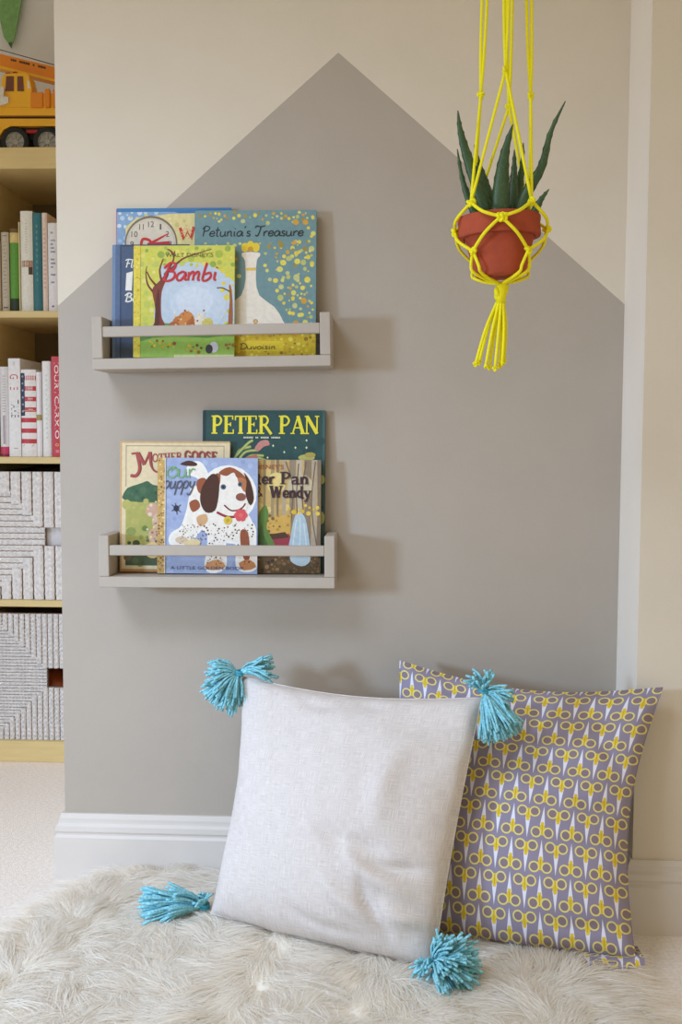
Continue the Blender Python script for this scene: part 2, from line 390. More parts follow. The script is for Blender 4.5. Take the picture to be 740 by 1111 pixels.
class Print:
    """cover art in its own units: x right, y down from the cover's top left corner; sx, sz = metres per unit"""
    def __init__(s, w, h, W_, H_):
        s.kx, s.kz, s.H = W_ / w, H_ / h, H_
        s.w, s.h = w, h
        s.V, s.F, s.C, s.layer = [], [], [], 0
    def nl(s, k=1): s.layer += k
    def add(s, pts, faces, col):
        k = len(s.V); y = -0.0002 - s.layer * 0.00002
        for x, yy in pts:
            s.V.append((min(max(x, 0), s.w) * s.kx, y, s.H - min(max(yy, 0), s.h) * s.kz))
        for f in faces:
            s.F.append(tuple(i + k for i in f)); s.C.append(lin(col))
    def poly(s, pts, col, sm=0):
        if sm: pts = [(p.x, p.y) for p in smooth_path([(a, b, 0) for a, b in pts], sm, True)]
        s.nl()
        s.add(pts, tessellate_polygon([[Vector((a, b, 0)) for a, b in pts]]), col)
    def rect(s, x0, y0, x1, y1, col): s.poly([(x0, y0), (x1, y0), (x1, y1), (x0, y1)], col)
    def ell(s, cx, cy, rx, ry, col, n=16, new=True):
        if new: s.nl()
        s.add([(cx + rx * math.cos(2 * PI * i / n), cy + ry * math.sin(2 * PI * i / n)) for i in range(n)], [tuple(range(n))], col)
    def stroke(s, pts, wd, col, sm=5, new=True):
        if sm and len(pts) > 2: P = [Vector((p.x, p.y)) for p in smooth_path([(a, b, 0) for a, b in pts], sm)]
        else: P = [Vector(p) for p in pts]
        if new: s.nl()
        V, n = [], len(P)
        for i in range(n):
            t = (P[min(i + 1, n - 1)] - P[max(i - 1, 0)])
            t = t.normalized() if t.length else Vector((1, 0))
            q = Vector((-t.y, t.x)) * (wd[min(i, len(wd) - 1)] if isinstance(wd, list) else wd) / 2
            V += [tuple(P[i] + q), tuple(P[i] - q)]
        s.add(V, [(2 * i, 2 * i + 1, 2 * i + 3, 2 * i + 2) for i in range(n - 1)], col)
    def letters(s, font, text, x0, base, cap, x1, col, wd=None, slant=0.0, sm=5, rise=0.0):
        adv = sum(font[c][0] for c in text); kx = (x1 - x0) / adv; x = 0
        s.nl()
        for c in text:
            for st in font[c][1]:
                pts, w = st if wd is None else (st, wd)
                q = [(x0 + (x + px) * kx + py * cap * slant, base - py * cap + rise * (x + px) * kx) for px, py in pts]
                s.stroke(q, (w * cap if wd is None else wd), col, sm, True)
            x += font[c][0]
    def text(s, text, x0, y0, x1, y1, col, bold=0.0, rot=None, slant=0.0):   # built-in sans letters fitted in a box
        V, Fc = font_shape(text, bold)
        xs = [v[0] for v in V]; ys = [v[1] for v in V]
        ax, bx, ay, by = min(xs), max(xs), min(ys), max(ys)
        s.nl(); out = []
        for x, y in V:
            u, v = (x - ax) / (bx - ax + 1e-9), (y - ay) / (by - ay + 1e-9)
            if rot == 'down': out.append((x0 + v * (x1 - x0), y0 + u * (y1 - y0)))     # reads from top to bottom
            else: out.append((x0 + u * (x1 - x0) + v * slant, y1 - v * (y1 - y0)))
        s.add(out, Fc, col)
    def build(s, parent, name='cover_print'):
        return obj(name, (s.V, s.F), 'print', parent, colors=s.C)

def flat(rgb, rough=0.5, _c={}):
    k = (rgb, rough)
    if k not in _c: _c[k] = mat('cover_board', rgb, rough, 0.05, 60)
    return _c[k]

# ------------------------------------------------------------------ setting
XL, XR, ZE, ZP, ZB, YS, DB = -0.5202, 0.466, 1.0323, 1.4595, 0.1202, -0.1538, 0.6682
CEIL = 2.32
def struct(name, vf, m, **k): return tag(obj(name, vf, m, **k), kind='structure')

struct('floor', box(-2.6, 1.7, -2.6, 1.12, -0.06, 0), 'carpet')
struct('ceiling', box(-2.6, 1.7, -2.4, 1.12, CEIL, CEIL + 0.06), 'ceil')
struct('wall_left', box(-2.6, XL + 0.02, 1.085, 1.15, 0, CEIL), 'alcove')
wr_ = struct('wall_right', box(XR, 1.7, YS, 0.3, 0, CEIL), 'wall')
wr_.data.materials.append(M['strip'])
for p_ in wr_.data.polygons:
    if p_.normal.x < -0.9: p_.material_index = 1      # the narrow return takes a paler colour than the wall
# chimney breast: its face is split along the edge of the painted house shape
xm = (XL + XR) / 2
V = [(XL, 0, 0), (XR, 0, 0), (XR, 0, ZE), (xm, 0, ZP), (XL, 0, ZE), (XL, 0, CEIL), (XR, 0, CEIL), (xm, 0, CEIL),
     (XL, 1.1, 0), (XR, 1.1, 0), (XR, 1.1, CEIL), (XL, 1.1, CEIL)]
me = bpy.data.meshes.new('wall_back')
me.from_pydata(V, [], [(0, 1, 2, 3, 4), (4, 3, 7, 5), (2, 6, 7, 3), (8, 0, 4, 5, 11), (1, 9, 10, 6, 2), (9, 8, 11, 10), (5, 7, 6, 10, 11), (0, 8, 9, 1)])
me.materials.append(M['wall']); me.materials.append(M['house']); me.polygons[0].material_index = 1
tag(link('wall_back', me), kind='structure')

SK = [(0, 0), (0.0165, 0), (0.0165, 0.079), (0.0125, 0.083), (0.0125, 0.086), (0.0145, 0.090), (0.0135, 0.099), (0.009, 0.1035), (0.0085, 0.107), (0.0085, 0.112), (0.005, ZB), (0, ZB)]
def skirting(path):            # path: list of (x, y, nx, ny) corners with outward mitre direction
    n = len(SK); V, Fc = [], []
    for x, y, nx, ny in path:
        for d, z in SK: V.append((x + nx * d, y + ny * d, z))
    for i in range(len(path) - 1):
        for j in range(n - 1):
            Fc.append((i * n + j, (i + 1) * n + j, (i + 1) * n + j + 1, i * n + j + 1))
    Fc += [tuple(range(n)), tuple((len(path) - 1) * n + j for j in range(n - 1, -1, -1))]
    return V, Fc
struct('baseboard_left', skirting([(XL, 0.55, -1, 0), (XL, 0, -1, -1), (XR, 0, -1, -1), (XR, YS, -1, -1)]), 'base')
struct('baseboard_right', skirting([(XR, YS, -1, -1), (1.7, YS, 0, -1)]), 'base')

# ------------------------------------------------------------------ bookcase
BX1 = -0.540; BX0 = BX1 - 0.05 - 0.335 - 0.016 - 0.335 - 0.05; BD = 0.39
bc = tag(empty('bookcase', (BX0, DB, 0)), 'pale birch cube bookcase tucked behind the chimney breast, full of books and baskets', 'bookcase')
bw = BX1 - BX0
RZ = [0.052, 0.387, 0.738, 1.089]      # undersides of boards (base top, then shelves)
obj('base_board', box(0, bw, 0, BD, 0.0, 0.052, 0.0015), 'birch', bc)
obj('top_board', box(0, bw, 0, BD, 1.440, 1.490, 0.0015), 'birch', bc)
obj('side_board', box(0, 0.05, 0, BD, 0.052, 1.44, 0.0015), 'birch', bc)
obj('side_board', box(bw - 0.05, bw, 0, BD, 0.052, 1.44, 0.0015), 'birch', bc)
obj('divider', box(0.385, 0.401, 0.002, BD - 0.007, 0.052, 1.44, 0.001), 'birch', bc)
obj('back_panel', box(0.05, bw - 0.05, BD - 0.006, BD - 0.001, 0.052, 1.44), 'bookback', bc)  # added behind the compartments to give their backs a shaded tone
for z in RZ[1:]:
    for xa in (0.05, 0.401):
        obj('shelf_board', box(xa, xa + 0.335, 0.002, BD - 0.007, z, z + 0.016, 0.001), 'birch', bc)
CX0, CX1 = BX0 + 0.401, BX1 - 0.05

# ------------------------------------------------------------------ books standing in the bookcase
def spine_book(px0, px1, pytop, z0, depth, rgb, label, group, art=None, Y=None, rot=0.0, hard=True):
    Y = Y or DB + 0.022
    a, b = at(px0, pytop + 30, Y), at(px1, pytop + 30, Y)
    w = b.x - a.x - 0.0008; h = at((px0 + px1) / 2, pytop, Y).z - z0
    t = tag(empty('book', (a.x + w / 2, Y, z0 + 0.0004), (0, rot, 0)), label, 'book', group)
    m = flat(rgb)
    r = min(0.0035, w * 0.22) if hard else 0.0006
    th = min(0.0022, w * 0.16)
    # cover: rounded spine and two boards
    n = 7; sp_ = [(-w / 2 + w * i / (n - 1), r * (2 * i / (n - 1) - 1) ** 2) for i in range(n)]
    outer = [(-w / 2, depth)] + sp_ + [(w / 2, depth)]
    inner = [(-w / 2 + th, depth)] + [(max(-w / 2 + th, min(w / 2 - th, x)), y + th) for x, y in sp_] + [(w / 2 - th, depth)]
    k = len(outer); V, Fc = [], []
    for z in (0, h): V += [(x, y, z) for x, y in outer] + [(x, y, z) for x, y in inner]
    for i in range(k - 1):
        Fc += [(i, i + 1, 2 * k + i + 1, 2 * k + i), (k + i + 1, k + i, 3 * k + i, 3 * k + i + 1),
               (i + 1, i, k + i, k + i + 1), (2 * k + i, 2 * k + i + 1, 3 * k + i + 1, 3 * k + i)]
    obj('cover', (V, Fc), m, t)
    obj('page_block', box(-w / 2 + th * 1.1, w / 2 - th * 1.1, r + th + 0.001, depth - 0.004, 0.003, h - 0.004), 'page', t)
    if art:
        p = Print(px1 - px0, 100, w, h); band(p, 0, 0, px1 - px0, 100, rgb); art(p, px1 - px0)
        for i, (x, y, z) in enumerate(p.V):
            u = x / w * 2 - 1
            p.V[i] = (x - w / 2, r * u * u + y, z)
        p.build(t, 'spine_print')
    return t
# shapes on curved spines are cut into narrow strips so that they follow the curve
def band(p, x0, y0, x1, y1, col):
    p.nl(); n = max(2, int((x1 - x0) / p.w * 8))
    xs = [x0 + (x1 - x0) * i / n for i in range(n + 1)]
    p.add([(x, y) for x in xs for y in (y0, y1)], [(2 * i, 2 * i + 2, 2 * i + 3, 2 * i + 1) for i in range(n)], col)

zu = 1.105; gU = 'books on the upper bookcase shelf'
def a_dots(p, w):
    for i in range(16): band(p, w * .3, 12 + i * 4.6, w * (.55 + .15 * (i % 2)), 13 + i * 4.6, (150, 142, 130))
    band(p, w * .2, 94, w * .8, 95.5, (90, 84, 76)); band(p, w * .25, 4, w * .8, 5, (120, 112, 100))
spine_book(-1.2, 1.0, 262, zu, .19, (176, 150, 112), 'thin tan book at far left of the upper bookcase shelf', gU)
spine_book(1.2, 9.6, 252, zu, .19, (196, 184, 162), 'cream-grey book with faint grey spine lettering, left of the green book', gU, a_dots)
def a_green(p, w):
    band(p, 0, 0, w, 5, (110, 88, 52)); band(p, 0, 5, w, 17, (214, 186, 120)); band(p, w * .25, 8, w * .75, 14, (236, 214, 150))
    band(p, 0, 84, w, 100, (44, 60, 34)); band(p, w * .2, 86, w * .5, 98, (28, 34, 26))
    for i in range(9): band(p, w * .4, 26 + i * 6, w * .6, 29 + i * 6, (96, 160, 66))
spine_book(10.4, 20.0, 248, zu, .20, (96, 152, 58), 'bright green book with tan label on top of its spine', gU, a_green)
spine_book(20.2, 21.6, 241, zu, .20, (226, 214, 168), 'thin pale yellow book between green and white books', gU)
def a_orn(p, w):
    band(p, w * .08, 49, w * .98, 55.5, (150, 96, 62)); p.ell(w * .5, 52, w * .12, 1.6, (226, 190, 140)); p.ell(w * .25, 52, w * .1, 1.5, (190, 130, 90)); p.ell(w * .78, 52, w * .1, 1.5, (190, 130, 90))
    band(p, w * .66, 55.5, w * .98, 63, (84, 68, 46))
    for i in range(12): band(p, w * .42, 12 + i * 2.6, w * .58, 13 + i * 2.6, (206, 204, 190))
spine_book(21.8, 35.2, 229, zu, .22, (232, 228, 214), 'tall white book with a brown ornament band across its spine', gU, a_orn)
def a_teal(p, w):
    for i in range(10): band(p, w * .4, 12 + i * 6, w * .56, 15 + i * 6, (96, 146, 148))
spine_book(35.5, 45.0, 231, zu, .21, (56, 116, 122), 'teal blue cloth book beside the tall white book', gU, a_teal)
def a_pink(p, w):
    for i in range(14): band(p, w * .3, 16 + i * 4.5, w * .7, 18 + i * 4.5, (214, 178, 160))
spine_book(45.4, 51.2, 231, zu, .21, (232, 208, 192), 'slim pale pink book right of the teal book', gU, a_pink)
def a_wl(p, w):
    for i, s in enumerate((1, 0, 1, 1, 1, 1, 0, 1, 1, 1, 0, 1, 0, 1)):
        if s: band(p, w * .28, 10 + i * 4.3, w * (.52 + .1 * (i % 3)), 12 + i * 4.3, (150, 150, 170))
    p.ell(w * .45, 94, w * .12, 1.2, (120, 120, 150))
spine_book(51.6, 63.5, 242, zu, .20, (232, 228, 226), 'white book with stacked small grey spine letters at the wall edge', gU, a_wl)

zl = 0.754; gL = 'books on the lower bookcase shelf'
def b_a(p, w):
    band(p, 0, 89, w, 100, (206, 62, 102)); band(p, 0, 97, w, 100, (150, 40, 70)); band(p, w * .35, 54, w * .7, 86, (168, 156, 164))
    for i in range(14): band(p, w * .3, 10 + i * 3, w * .72, 11.2 + i * 3, (196, 192, 196))
spine_book(-0.5, 9.0, 398, zl, .19, (226, 222, 220), 'white book with magenta foot of spine, far left of lower bookcase shelf', gL, b_a)
def b_give(p, w):
    p.text('GIVE', w * .12, 16, w * .82, 32, (200, 56, 58), 0.0, 'down'); p.text('TAKE', w * .2, 42, w * .86, 60, (70, 66, 70), 0.0, 'down')
    band(p, w * .4, 91, w * .75, 92, (190, 170, 150)); band(p, w * .4, 3, w * .6, 7, (210, 206, 206))
spine_book(9.2, 22.2, 389, zl, .21, (234, 231, 228), 'tall white book with red and black capital spine lettering', gL, b_give, hard=False)
def b_str(p, w):
    for i in range(7):
        y = 7 + i * 12.1
        band(p, w * (.26 if i < 4 else 0), y, w, y + 5.2, (196, 62, 66))
    for i in range(4): band(p, w * .5, 8.8 + i * 12.1, w * (.8 if i else .9), 10 + i * 12.1, (232, 180, 174))
    band(p, 0, 4, w * .27, 53, (56, 66, 88))
    for i in range(6): p.ell(w * .12, 8 + i * 8, w * .07, 1.2, (160, 170, 186))
    band(p, w * .1, 46.5, w * .95, 47.5, (206, 160, 120))
    p.poly([(w * .2, 86), (w * .95, 83), (w * .75, 88), (w * .1, 88)], (150, 70, 60))
spine_book(22.5, 39.0, 401, zl, .20, (236, 231, 226), 'white book with red stripes and a navy block on its spine', gL, b_str)
def b_gold(p, w): band(p, 0, 50, w, 57, (170, 150, 90)); band(p, w * .7, 0, w, 50, (216, 208, 210))
spine_book(39.2, 45.2, 404, zl, .19, (238, 232, 232), 'slim white book with a small gold band on its spine', gL, b_gold)
def b_wh(p, w):
    for i in range(14): band(p, w * .4, 14 + i * 5, w * (.54 + .06 * (i % 2)), 16 + i * 5, (196, 218, 204))
    band(p, w * .88, 0, w, 100, (214, 190, 196))
spine_book(45.5, 55.6, 392, zl, .20, (234, 231, 226), 'plain white book with pale green lettering, left of the red book', gL, b_wh)
def b_red(p, w):
    p.text('IOURVCARMIO', w * .3, 6, w * .75, 82, (246, 226, 222), 0.01, 'down')
    p.ell(w * .5, 88, w * .2, 1.5, (230, 170, 90)); band(p, w * .35, 93, w * .7, 96, (226, 130, 130))
spine_book(56.0, 66.5, 387, zl, .20, (198, 62, 72), 'red book with white vertical spine letters at the wall edge', gL, b_red, hard=False)

# ------------------------------------------------------------------ baskets
def strand(x0, x1, z0, z1, pitch, horiz, rel=0.009, cut=None):
    """one flat braid of woven grass: a relief strip with slanting leaves either side of a middle line"""
    L = (x1 - x0) if horiz else (z1 - z0); Wd = (z1 - z0) if horiz else (x1 - x0)
    nl, nw = max(4, int(L / (pitch * 0.24))), 6
    V, Fc = [], []
    for i in range(nl + 1):
        for j in range(nw + 1):
            s = j / nw; l = i / nl
            prof = math.sqrt(max(0, 1 - (2 * s - 1) ** 2)); mid = abs(2 * s - 1)
            hgt = rel * prof * (0.62 + 0.38 * math.sin(2 * PI * (l * L / pitch / 0.8 + mid * 0.9))) - rel * 0.35 * max(0, 1 - mid * 5)
            jit = 0.0006 * math.sin(i * 2.3 + j)
            s = 0.06 + 0.88 * s
            a = (x0 + l * L, z0 + s * Wd + jit) if horiz else (x0 + s * Wd + jit, z0 + l * L)
            V.append((a[0], -hgt - rel * 0.30, a[1]))
    for i in range(nl):
        for j in range(nw):
            q = (i * (nw + 1) + j, (i + 1) * (nw + 1) + j, (i + 1) * (nw + 1) + j + 1, i * (nw + 1) + j + 1)
            Fc.append(q if horiz else q[::-1])
    return V, Fc

def basket(z0, h, pitch, label, hole):
    w, d = CX1 - CX0 - 0.008, 0.34
    cx = (CX0 + CX1) / 2; y0 = DB + 0.014
    t = tag(empty('storage_basket', (cx, y0, z0 + 0.0005)), label, 'basket', 'woven baskets in the bookcase')
    hw, hz0, hz1 = 0.0235, hole[0] - z0, hole[1] - z0; wall = 0.010
    y = 0.006
    front = merge(box(-w / 2, -hw, y, y + wall, 0, h), box(hw, w / 2, y, y + wall, 0, h), box(-hw, hw, y, y + wall, 0, hz0), box(-hw, hw, y, y + wall, hz1, h))
    obj('basket_body', merge(front, box(-w / 2, -w / 2 + wall, y, d, 0, h), box(w / 2 - wall, w / 2, y, d, 0, h), box(-w / 2, w / 2, d - wall, d, 0, h), box(-w / 2, w / 2, y, d, 0, wall)), 'basket_dark', t)
    # vertical braids above and below the handle hole, sideways braids in the triangles left and right of it
    zc = (hz0 + hz1) / 2
    n = int(round(w / pitch)); p = w / n
    def diag(x, top):          # height of the seam between the vertical and the sideways weave
        k = max(0, (abs(x) - hw)) / (w / 2 - hw)
        return (hz1 + (h - hz1) * k) if top else (hz0 * (1 - k))
    for i in range(n):
        xa, xb = -w / 2 + i * p, -w / 2 + (i + 1) * p; x_ = min((xa, xb), key=abs)
        if abs((xa + xb) / 2) < hw: x_ = 0
        za = diag(x_, True)
        if h - za > 0.008: obj('woven_strand', strand(xa, xb, za, h, pitch, False), 'basket', t, True, loc=(0, y, 0))
        zb = diag(x_, False)
        if zb > 0.008: obj('woven_strand', strand(xa, xb, 0, zb, pitch, False), 'basket', t, True, loc=(0, y, 0))
    ph = pitch * 0.55; m = int(h / ph)
    for sx in (-1, 1):
        for j in range(m):
            za, zb = j * ph, (j + 1) * ph; zm = (za + zb) / 2
            k = (zm - hz1) / (h - hz1) if zm > hz1 else ((hz0 - zm) / hz0 if zm < hz0 else 0)
            xin = hw + k * (w / 2 - hw)
            if w / 2 - xin < 0.01: continue
            xs_ = (-w / 2, -xin) if sx < 0 else (xin, w / 2)
            obj('woven_strand', strand(xs_[0], xs_[1], za, zb, pitch * 0.8, True, 0.007), 'basket', t, True, loc=(0, y + 0.001, 0))
    return t, cx, y0 + y + wall
h1 = (at(20, 572, DB + .02).z, at(20, 592, DB + .02).z)[::-1]
t1, bcx, by_ = basket(0.403, at(20, 512, DB + .014).z - 0.403, 0.0270, 'whitewashed woven basket with coarse braids, on the higher basket shelf', h1)
obj('lining', box(-0.15, 0.15, 0.019, 0.024, 0.02, 0.29), 'lining', t1)['label'] = 'white cloth lining seen through the handle hole'
h2 = (at(20, 724, DB + .02).z, at(20, 745, DB + .02).z)[::-1]
t2, bcx, by_ = basket(0.052, at(20, 666, DB + .014).z - 0.052, 0.0145, 'whitewashed woven basket with fine weave, bottom compartment of the bookcase', h2)
# orange thing lying in the lower basket, seen through its handle hole
zz = (h2[0] + h2[1]) / 2
V, Fc = lathe([(0.0, -0.05), (0.075, -0.05), (0.082, -0.03), (0.07, 0.0), (0.045, 0.022), (0.02, 0.034), (0.0, 0.036)], 28)
V = [(x - 0.045, y + 0.125, z) for x, y, z in V]
tb = tag(obj('orange_toy', (V, Fc), 'orange_toy', None, True), 'burnt orange object seen through the handle hole of the lower basket', 'toy')
tb.location = (bcx, DB, 0.058 + 0.055); tb.location.z = max(0.113, zz - 0.022)

# ------------------------------------------------------------------ crane truck on the bookcase
YT = 0.80; ZT = 1.4904
def tp(px, py): p = at(px, py, YT - 0.05); return (p.x, p.z)
tr = tag(empty('toy_crane_truck', (0, 0, 0)), 'yellow and orange toy crane truck parked on top of the bookcase', 'toy')
tr0 = at(30, 157, YT); tr.location = (tr0.x, YT, ZT)
def tpoly(name, pts, y0, y1, m, par=None):
    par = par or tr
    return obj(name, prism([(tp(*q)[0] - tr.location.x, tp(*q)[1] - ZT) for q in pts], y0, y1), m, par)
def tbox(name, a, b, y0, y1, m, par=None, bev=0.002):
    (x0, z1), (x1, z0) = tp(*a), tp(*b)
    return obj(name, box(x0 - tr.location.x, x1 - tr.location.x, y0, y1, z0 - ZT, z1 - ZT, bev), m, par or tr)
ch = tpoly('chassis', [(-75, 129), (150, 129), (150, 147), (96, 147), (90, 137), (12, 137), (4, 141), (-1, 149), (-75, 149)], -0.052, 0.052, 'truck')
tbox('underframe', (-70, 137), (146, 150), -0.035, 0.035, 'rubber')
tbox('red_marker', (27, 140), (41, 144), -0.046, -0.034, 'redp')
tbox('turntable', (-20, 123), (110, 129), -0.036, 0.036, 'dark')
tb_ = tpoly('superstructure', [(-12, 117), (8, 101), (100, 101), (112, 112), (112, 125), (-12, 125)], -0.048, 0.048, 'truck')
tbox('engine_panel', (33, 100), (47, 117), -0.052, -0.046, 'truck_o', tb_)
tbox('engine_panel', (49, 97), (55, 117), -0.056, -0.046, 'truck_o', tb_)
tbox('engine_panel', (57.5, 97), (74, 117), -0.053, -0.046, 'truck_o', tb_)
cab = tpoly('cab', [(0, 116), (2, 84), (6, 80), (27, 79), (31, 82), (34, 93), (34, 116)], -0.050, -0.006, 'truck')
tpoly('cab_window', [(6, 99), (7, 83), (15, 83), (15, 99)], -0.052, -0.049, 'glass', cab)
tpoly('cab_window', [(19, 99), (19, 83), (25, 83), (26, 99)], -0.052, -0.049, 'glass', cab)
tpoly('cab_rear_window', [(30, 96), (30, 86), (32, 89), (33, 96)], -0.0515, -0.049, 'whitep', cab)
tbox('beacon', (3, 76), (9, 79.5), -0.035, -0.022, 'redp', cab); tbox('beacon', (11, 75), (16, 79), -0.035, -0.022, 'redp', cab)
tpoly('step_panel', [(-6, 117), (-4, 107), (2, 104), (10, 106), (10, 112), (6, 114)], -0.056, -0.0485, 'whitep')
tpoly('mirror', [(1, 104), (2, 95), (6, 96), (5, 107)], -0.060, -0.053, 'whitep')
bo = tpoly('boom', [(-75, 34), (60, 66), (120, 80), (120, 97), (60, 81.5), (-75, 48)], 0.004, 0.034, 'truck_o')
tpoly('boom_edge', [(-75, 46.5), (60, 80), (120, 95), (120, 98.5), (60, 83), (-75, 49.5)], 0.002, 0.036, 'truck', bo)['label'] = 'paler lower flange'
bt = merge(*[prism([(tp(q, 52 + q * .237 + 2.3)[0] - tr.location.x, tp(q, 52 + q * .237 + 2.3)[1] - ZT), (tp(q + ln, 52 + (q + ln) * .237 + 2.3)[0] - tr.location.x, tp(q + ln, 52 + (q + ln) * .237 + 2.3)[1] - ZT),
     (tp(q + ln, 52 + (q + ln) * .237 + 4.6)[0] - tr.location.x, tp(q + ln, 52 + (q + ln) * .237 + 4.6)[1] - ZT), (tp(q, 52 + q * .237 + 4.6)[0] - tr.location.x, tp(q, 52 + q * .237 + 4.6)[1] - ZT)], 0.0032, 0.0042)
     for q, ln in ((3, 1.4), (5, 1.8), (7.4, 1.6), (12.6, 1.6), (14.8, 1.4), (16.8, 2), (19.4, 1.8), (21.8, 2), (27.5, 1.6), (33.4, 1.6), (35.6, 2), (38.2, 1.4), (40.2, 1.4))])
obj('boom_lettering', bt, 'dark', bo)
p0, p1 = tp(-75, 25), tp(118, 79)
obj('hoist_cable', tube([(p0[0] - tr.location.x, 0.018, p0[1] - ZT), (p1[0] - tr.location.x, 0.018, p1[1] - ZT)], 0.0011, 5), 'dark', tr)
tbox('boom_pivot', (108, 80), (124, 112), -0.004, 0.042, 'truck_o')
wr = tp(16, 151)[1] - ZT + 0.001; wr = 0.0355
tire = mesh_data('wheel', *lathe([(0.023, -0.010), (wr * .93, -0.012), (wr, -0.008), (wr, 0.008), (wr * .93, 0.012), (0.023, 0.010)], 24), 'rubber', True)
hubv = [lathe([(0.0, -0.006), (0.006, -0.0075), (0.008, -0.004), (0.020, -0.004), (0.0225, -0.009), (0.0235, -0.009), (0.0235, 0.009), (0.0, 0.009)], 20)]
for q in range(8):
    a = q * PI / 4; hubv.append(tube([(0.006 * math.cos(a), 0.006 * math.sin(a), -0.006), (0.022 * math.cos(a), 0.022 * math.sin(a), -0.0075)], 0.0019, 4))
hub = mesh_data('hub', *merge(*hubv), 'hub')
for wx in (16, 51, 118, -50):
    for sd in (-1, 1):
        w_ = link('wheel', tire, tr); w_.location = (tp(wx, 150)[0] - tr.location.x, sd * 0.040, wr); w_.rotation_euler = (PI / 2 * (-1) * (1 if sd < 0 else -1), 0, 0)
        link('hub', hub, w_)

# ------------------------------------------------------------------ pennant
YP = 1.068
pn = tag(empty('pennant', (at(12, 52, YP).x, YP, at(12, 52, YP).z)), 'green felt pennant with a dark pointed tip hanging above the toy truck', 'pennant')
o_ = pn.location
tri = [(at(a, b, YP) - o_) for a, b in ((12.5, 52), (4, 40), (-14, -46), (33, -52), (20, 20), (15.5, 42))]
obj('flag', prism([(v.x, v.z) for v in tri], -0.002, 0.002), 'pennant', pn)
a, b = at(-60, -44, YP) - o_, at(90, -54, YP) - o_
obj('string', tube([(a.x, 0.0, a.z), (b.x, 0.0, b.z)], 0.0018, 5), 'twine', pn)
tp_ = [(at(a, b, YP) - o_) for a, b in ((12.5, 52.6), (9, 47), (13.5, 46))]
obj('tip', prism([(v.x, v.z) for v in tp_], -0.0026, 0.0026), flat((70, 104, 72)), pn)

# ------------------------------------------------------------------ wall shelves
def wall_shelf(bl, br, label):
    a, b = at(*bl, -0.09), at(*br, -0.09)
    w = (b - a).length; rz = -math.atan2(b.z - a.z, b.x - a.x)
    t = tag(empty('wall_shelf', (a.x, 0, a.z), (0, rz, 0)), label, 'shelf', 'picture-book ledges on the painted wall')
    bv = 0.0012; T = 0.0175
    obj('bottom_board', box(0, w, -0.09, -0.0008, 0, 0.0185, bv), 'shelf', t)
    for x in (0.0, w - T):
        obj('side_panel', box(x, x + T, -0.0895, -0.0008, 0.0187, 0.089, bv), 'shelf', t)
    obj('rail', box(T, w - T, -0.0880, -0.0765, 0.0545, 0.0720, bv), 'shelf', t)
    obj('back_rail', box(T, w - T, -0.0075, -0.0008, 0.0187, 0.045, bv), 'shelf', t)
    return t, w, a
us, uw, ua = wall_shelf((100.6, 401.3), (359.0, 397.0), 'upper grey-beige wooden wall shelf with front rail holding four picture books')
ls, lw, la = wall_shelf((107.6, 637.4), (363.3, 638.8), 'lower grey-beige wooden wall shelf with front rail holding four picture books')
def shelf_z(t, a, x): return a.z + 0.0187 - math.tan(t.rotation_euler.y) * (x - a.x)

LEAN = math.radians(3.2)
def picture_book(shelf, sa, px0, py0, px1, Yb, th, rgb, spine_rgb, label, group, art, units, tilt=0.0, round_=0.0):
    """cover bbox in the photo (left, top, right); the book stands on the shelf with its front foot at y = Yb, leaning back"""
    a, b = at(px0, py0 + 120, Yb), at(px1, py0 + 120, Yb)
    w = b.x - a.x
    zs = max(shelf_z(shelf, sa, a.x), shelf_z(shelf, sa, b.x)) + 0.0006
    if tilt: zs = shelf_z(shelf, sa, a.x if tilt < 0 else b.x) + 0.0008
    Yt = Yb + 0.014
    h = (at((px0 + px1) / 2, py0, Yt).z - zs) / math.cos(LEAN)
    lift = th * math.sin(LEAN)
    t = tag(empty('picture_book', (a.x, Yb, zs + lift), (-LEAN, tilt, 0)), label, 'book', group)
    bd = 0.0018
    def board(y0, y1):
        bm = bmesh.new(); V_ = box(0, w, y0, y1, 0, h, 0.0)
        bm.free(); return V_
    if round_:
        q = []
        for cx, cz, a0 in ((w - round_, round_, -90), (w - round_, h - round_, 0), (round_, h - round_, 90), (round_, round_, 180)):
            for k in range(5):
                g = math.radians(a0 + k * 22.5); q.append((cx + round_ * math.cos(g), cz + round_ * math.sin(g)))
        fr, bk = prism(q, 0, bd), prism(q, th - bd, th)
    else: fr, bk = board(0, bd), board(th - bd, th)
    obj('front_cover', fr, flat(rgb), t); obj('back_cover', bk, flat(rgb), t)
    obj('page_block', box(0.003, w - 0.003, bd, th - bd, 0.003, h - 0.003), 'page', t)
    obj('spine', box(-0.0012, 0.0028, 0.0002, th - 0.0002, 0.0005, h - 0.0005, 0.0009), flat(spine_rgb), t)
    p = Print(units[0], units[1], w, h); art(p); p.build(t)
    return t

rnd = random.Random(7)
gB = 'picture books on the upper wall shelf'; gC = 'picture books on the lower wall shelf'
def dots(p, n, x0, y0, x1, y1, r0, r1, cols, ok=None):
    p.nl(); got = []
    for _ in range(n * 2):
        x, y = rnd.uniform(x0, x1), rnd.uniform(y0, y1)
        if ok and not ok(x, y): continue
        r = rnd.uniform(r0, r1)
        if any((x - a) ** 2 + (y - b) ** 2 < (r * 1.12 + c * 1.12) ** 2 for a, b, c in got): continue
        got.append((x, y, r)); p.ell(x, y, r, r * rnd.uniform(.8, 1.1), rnd.choice(cols), 9, False)

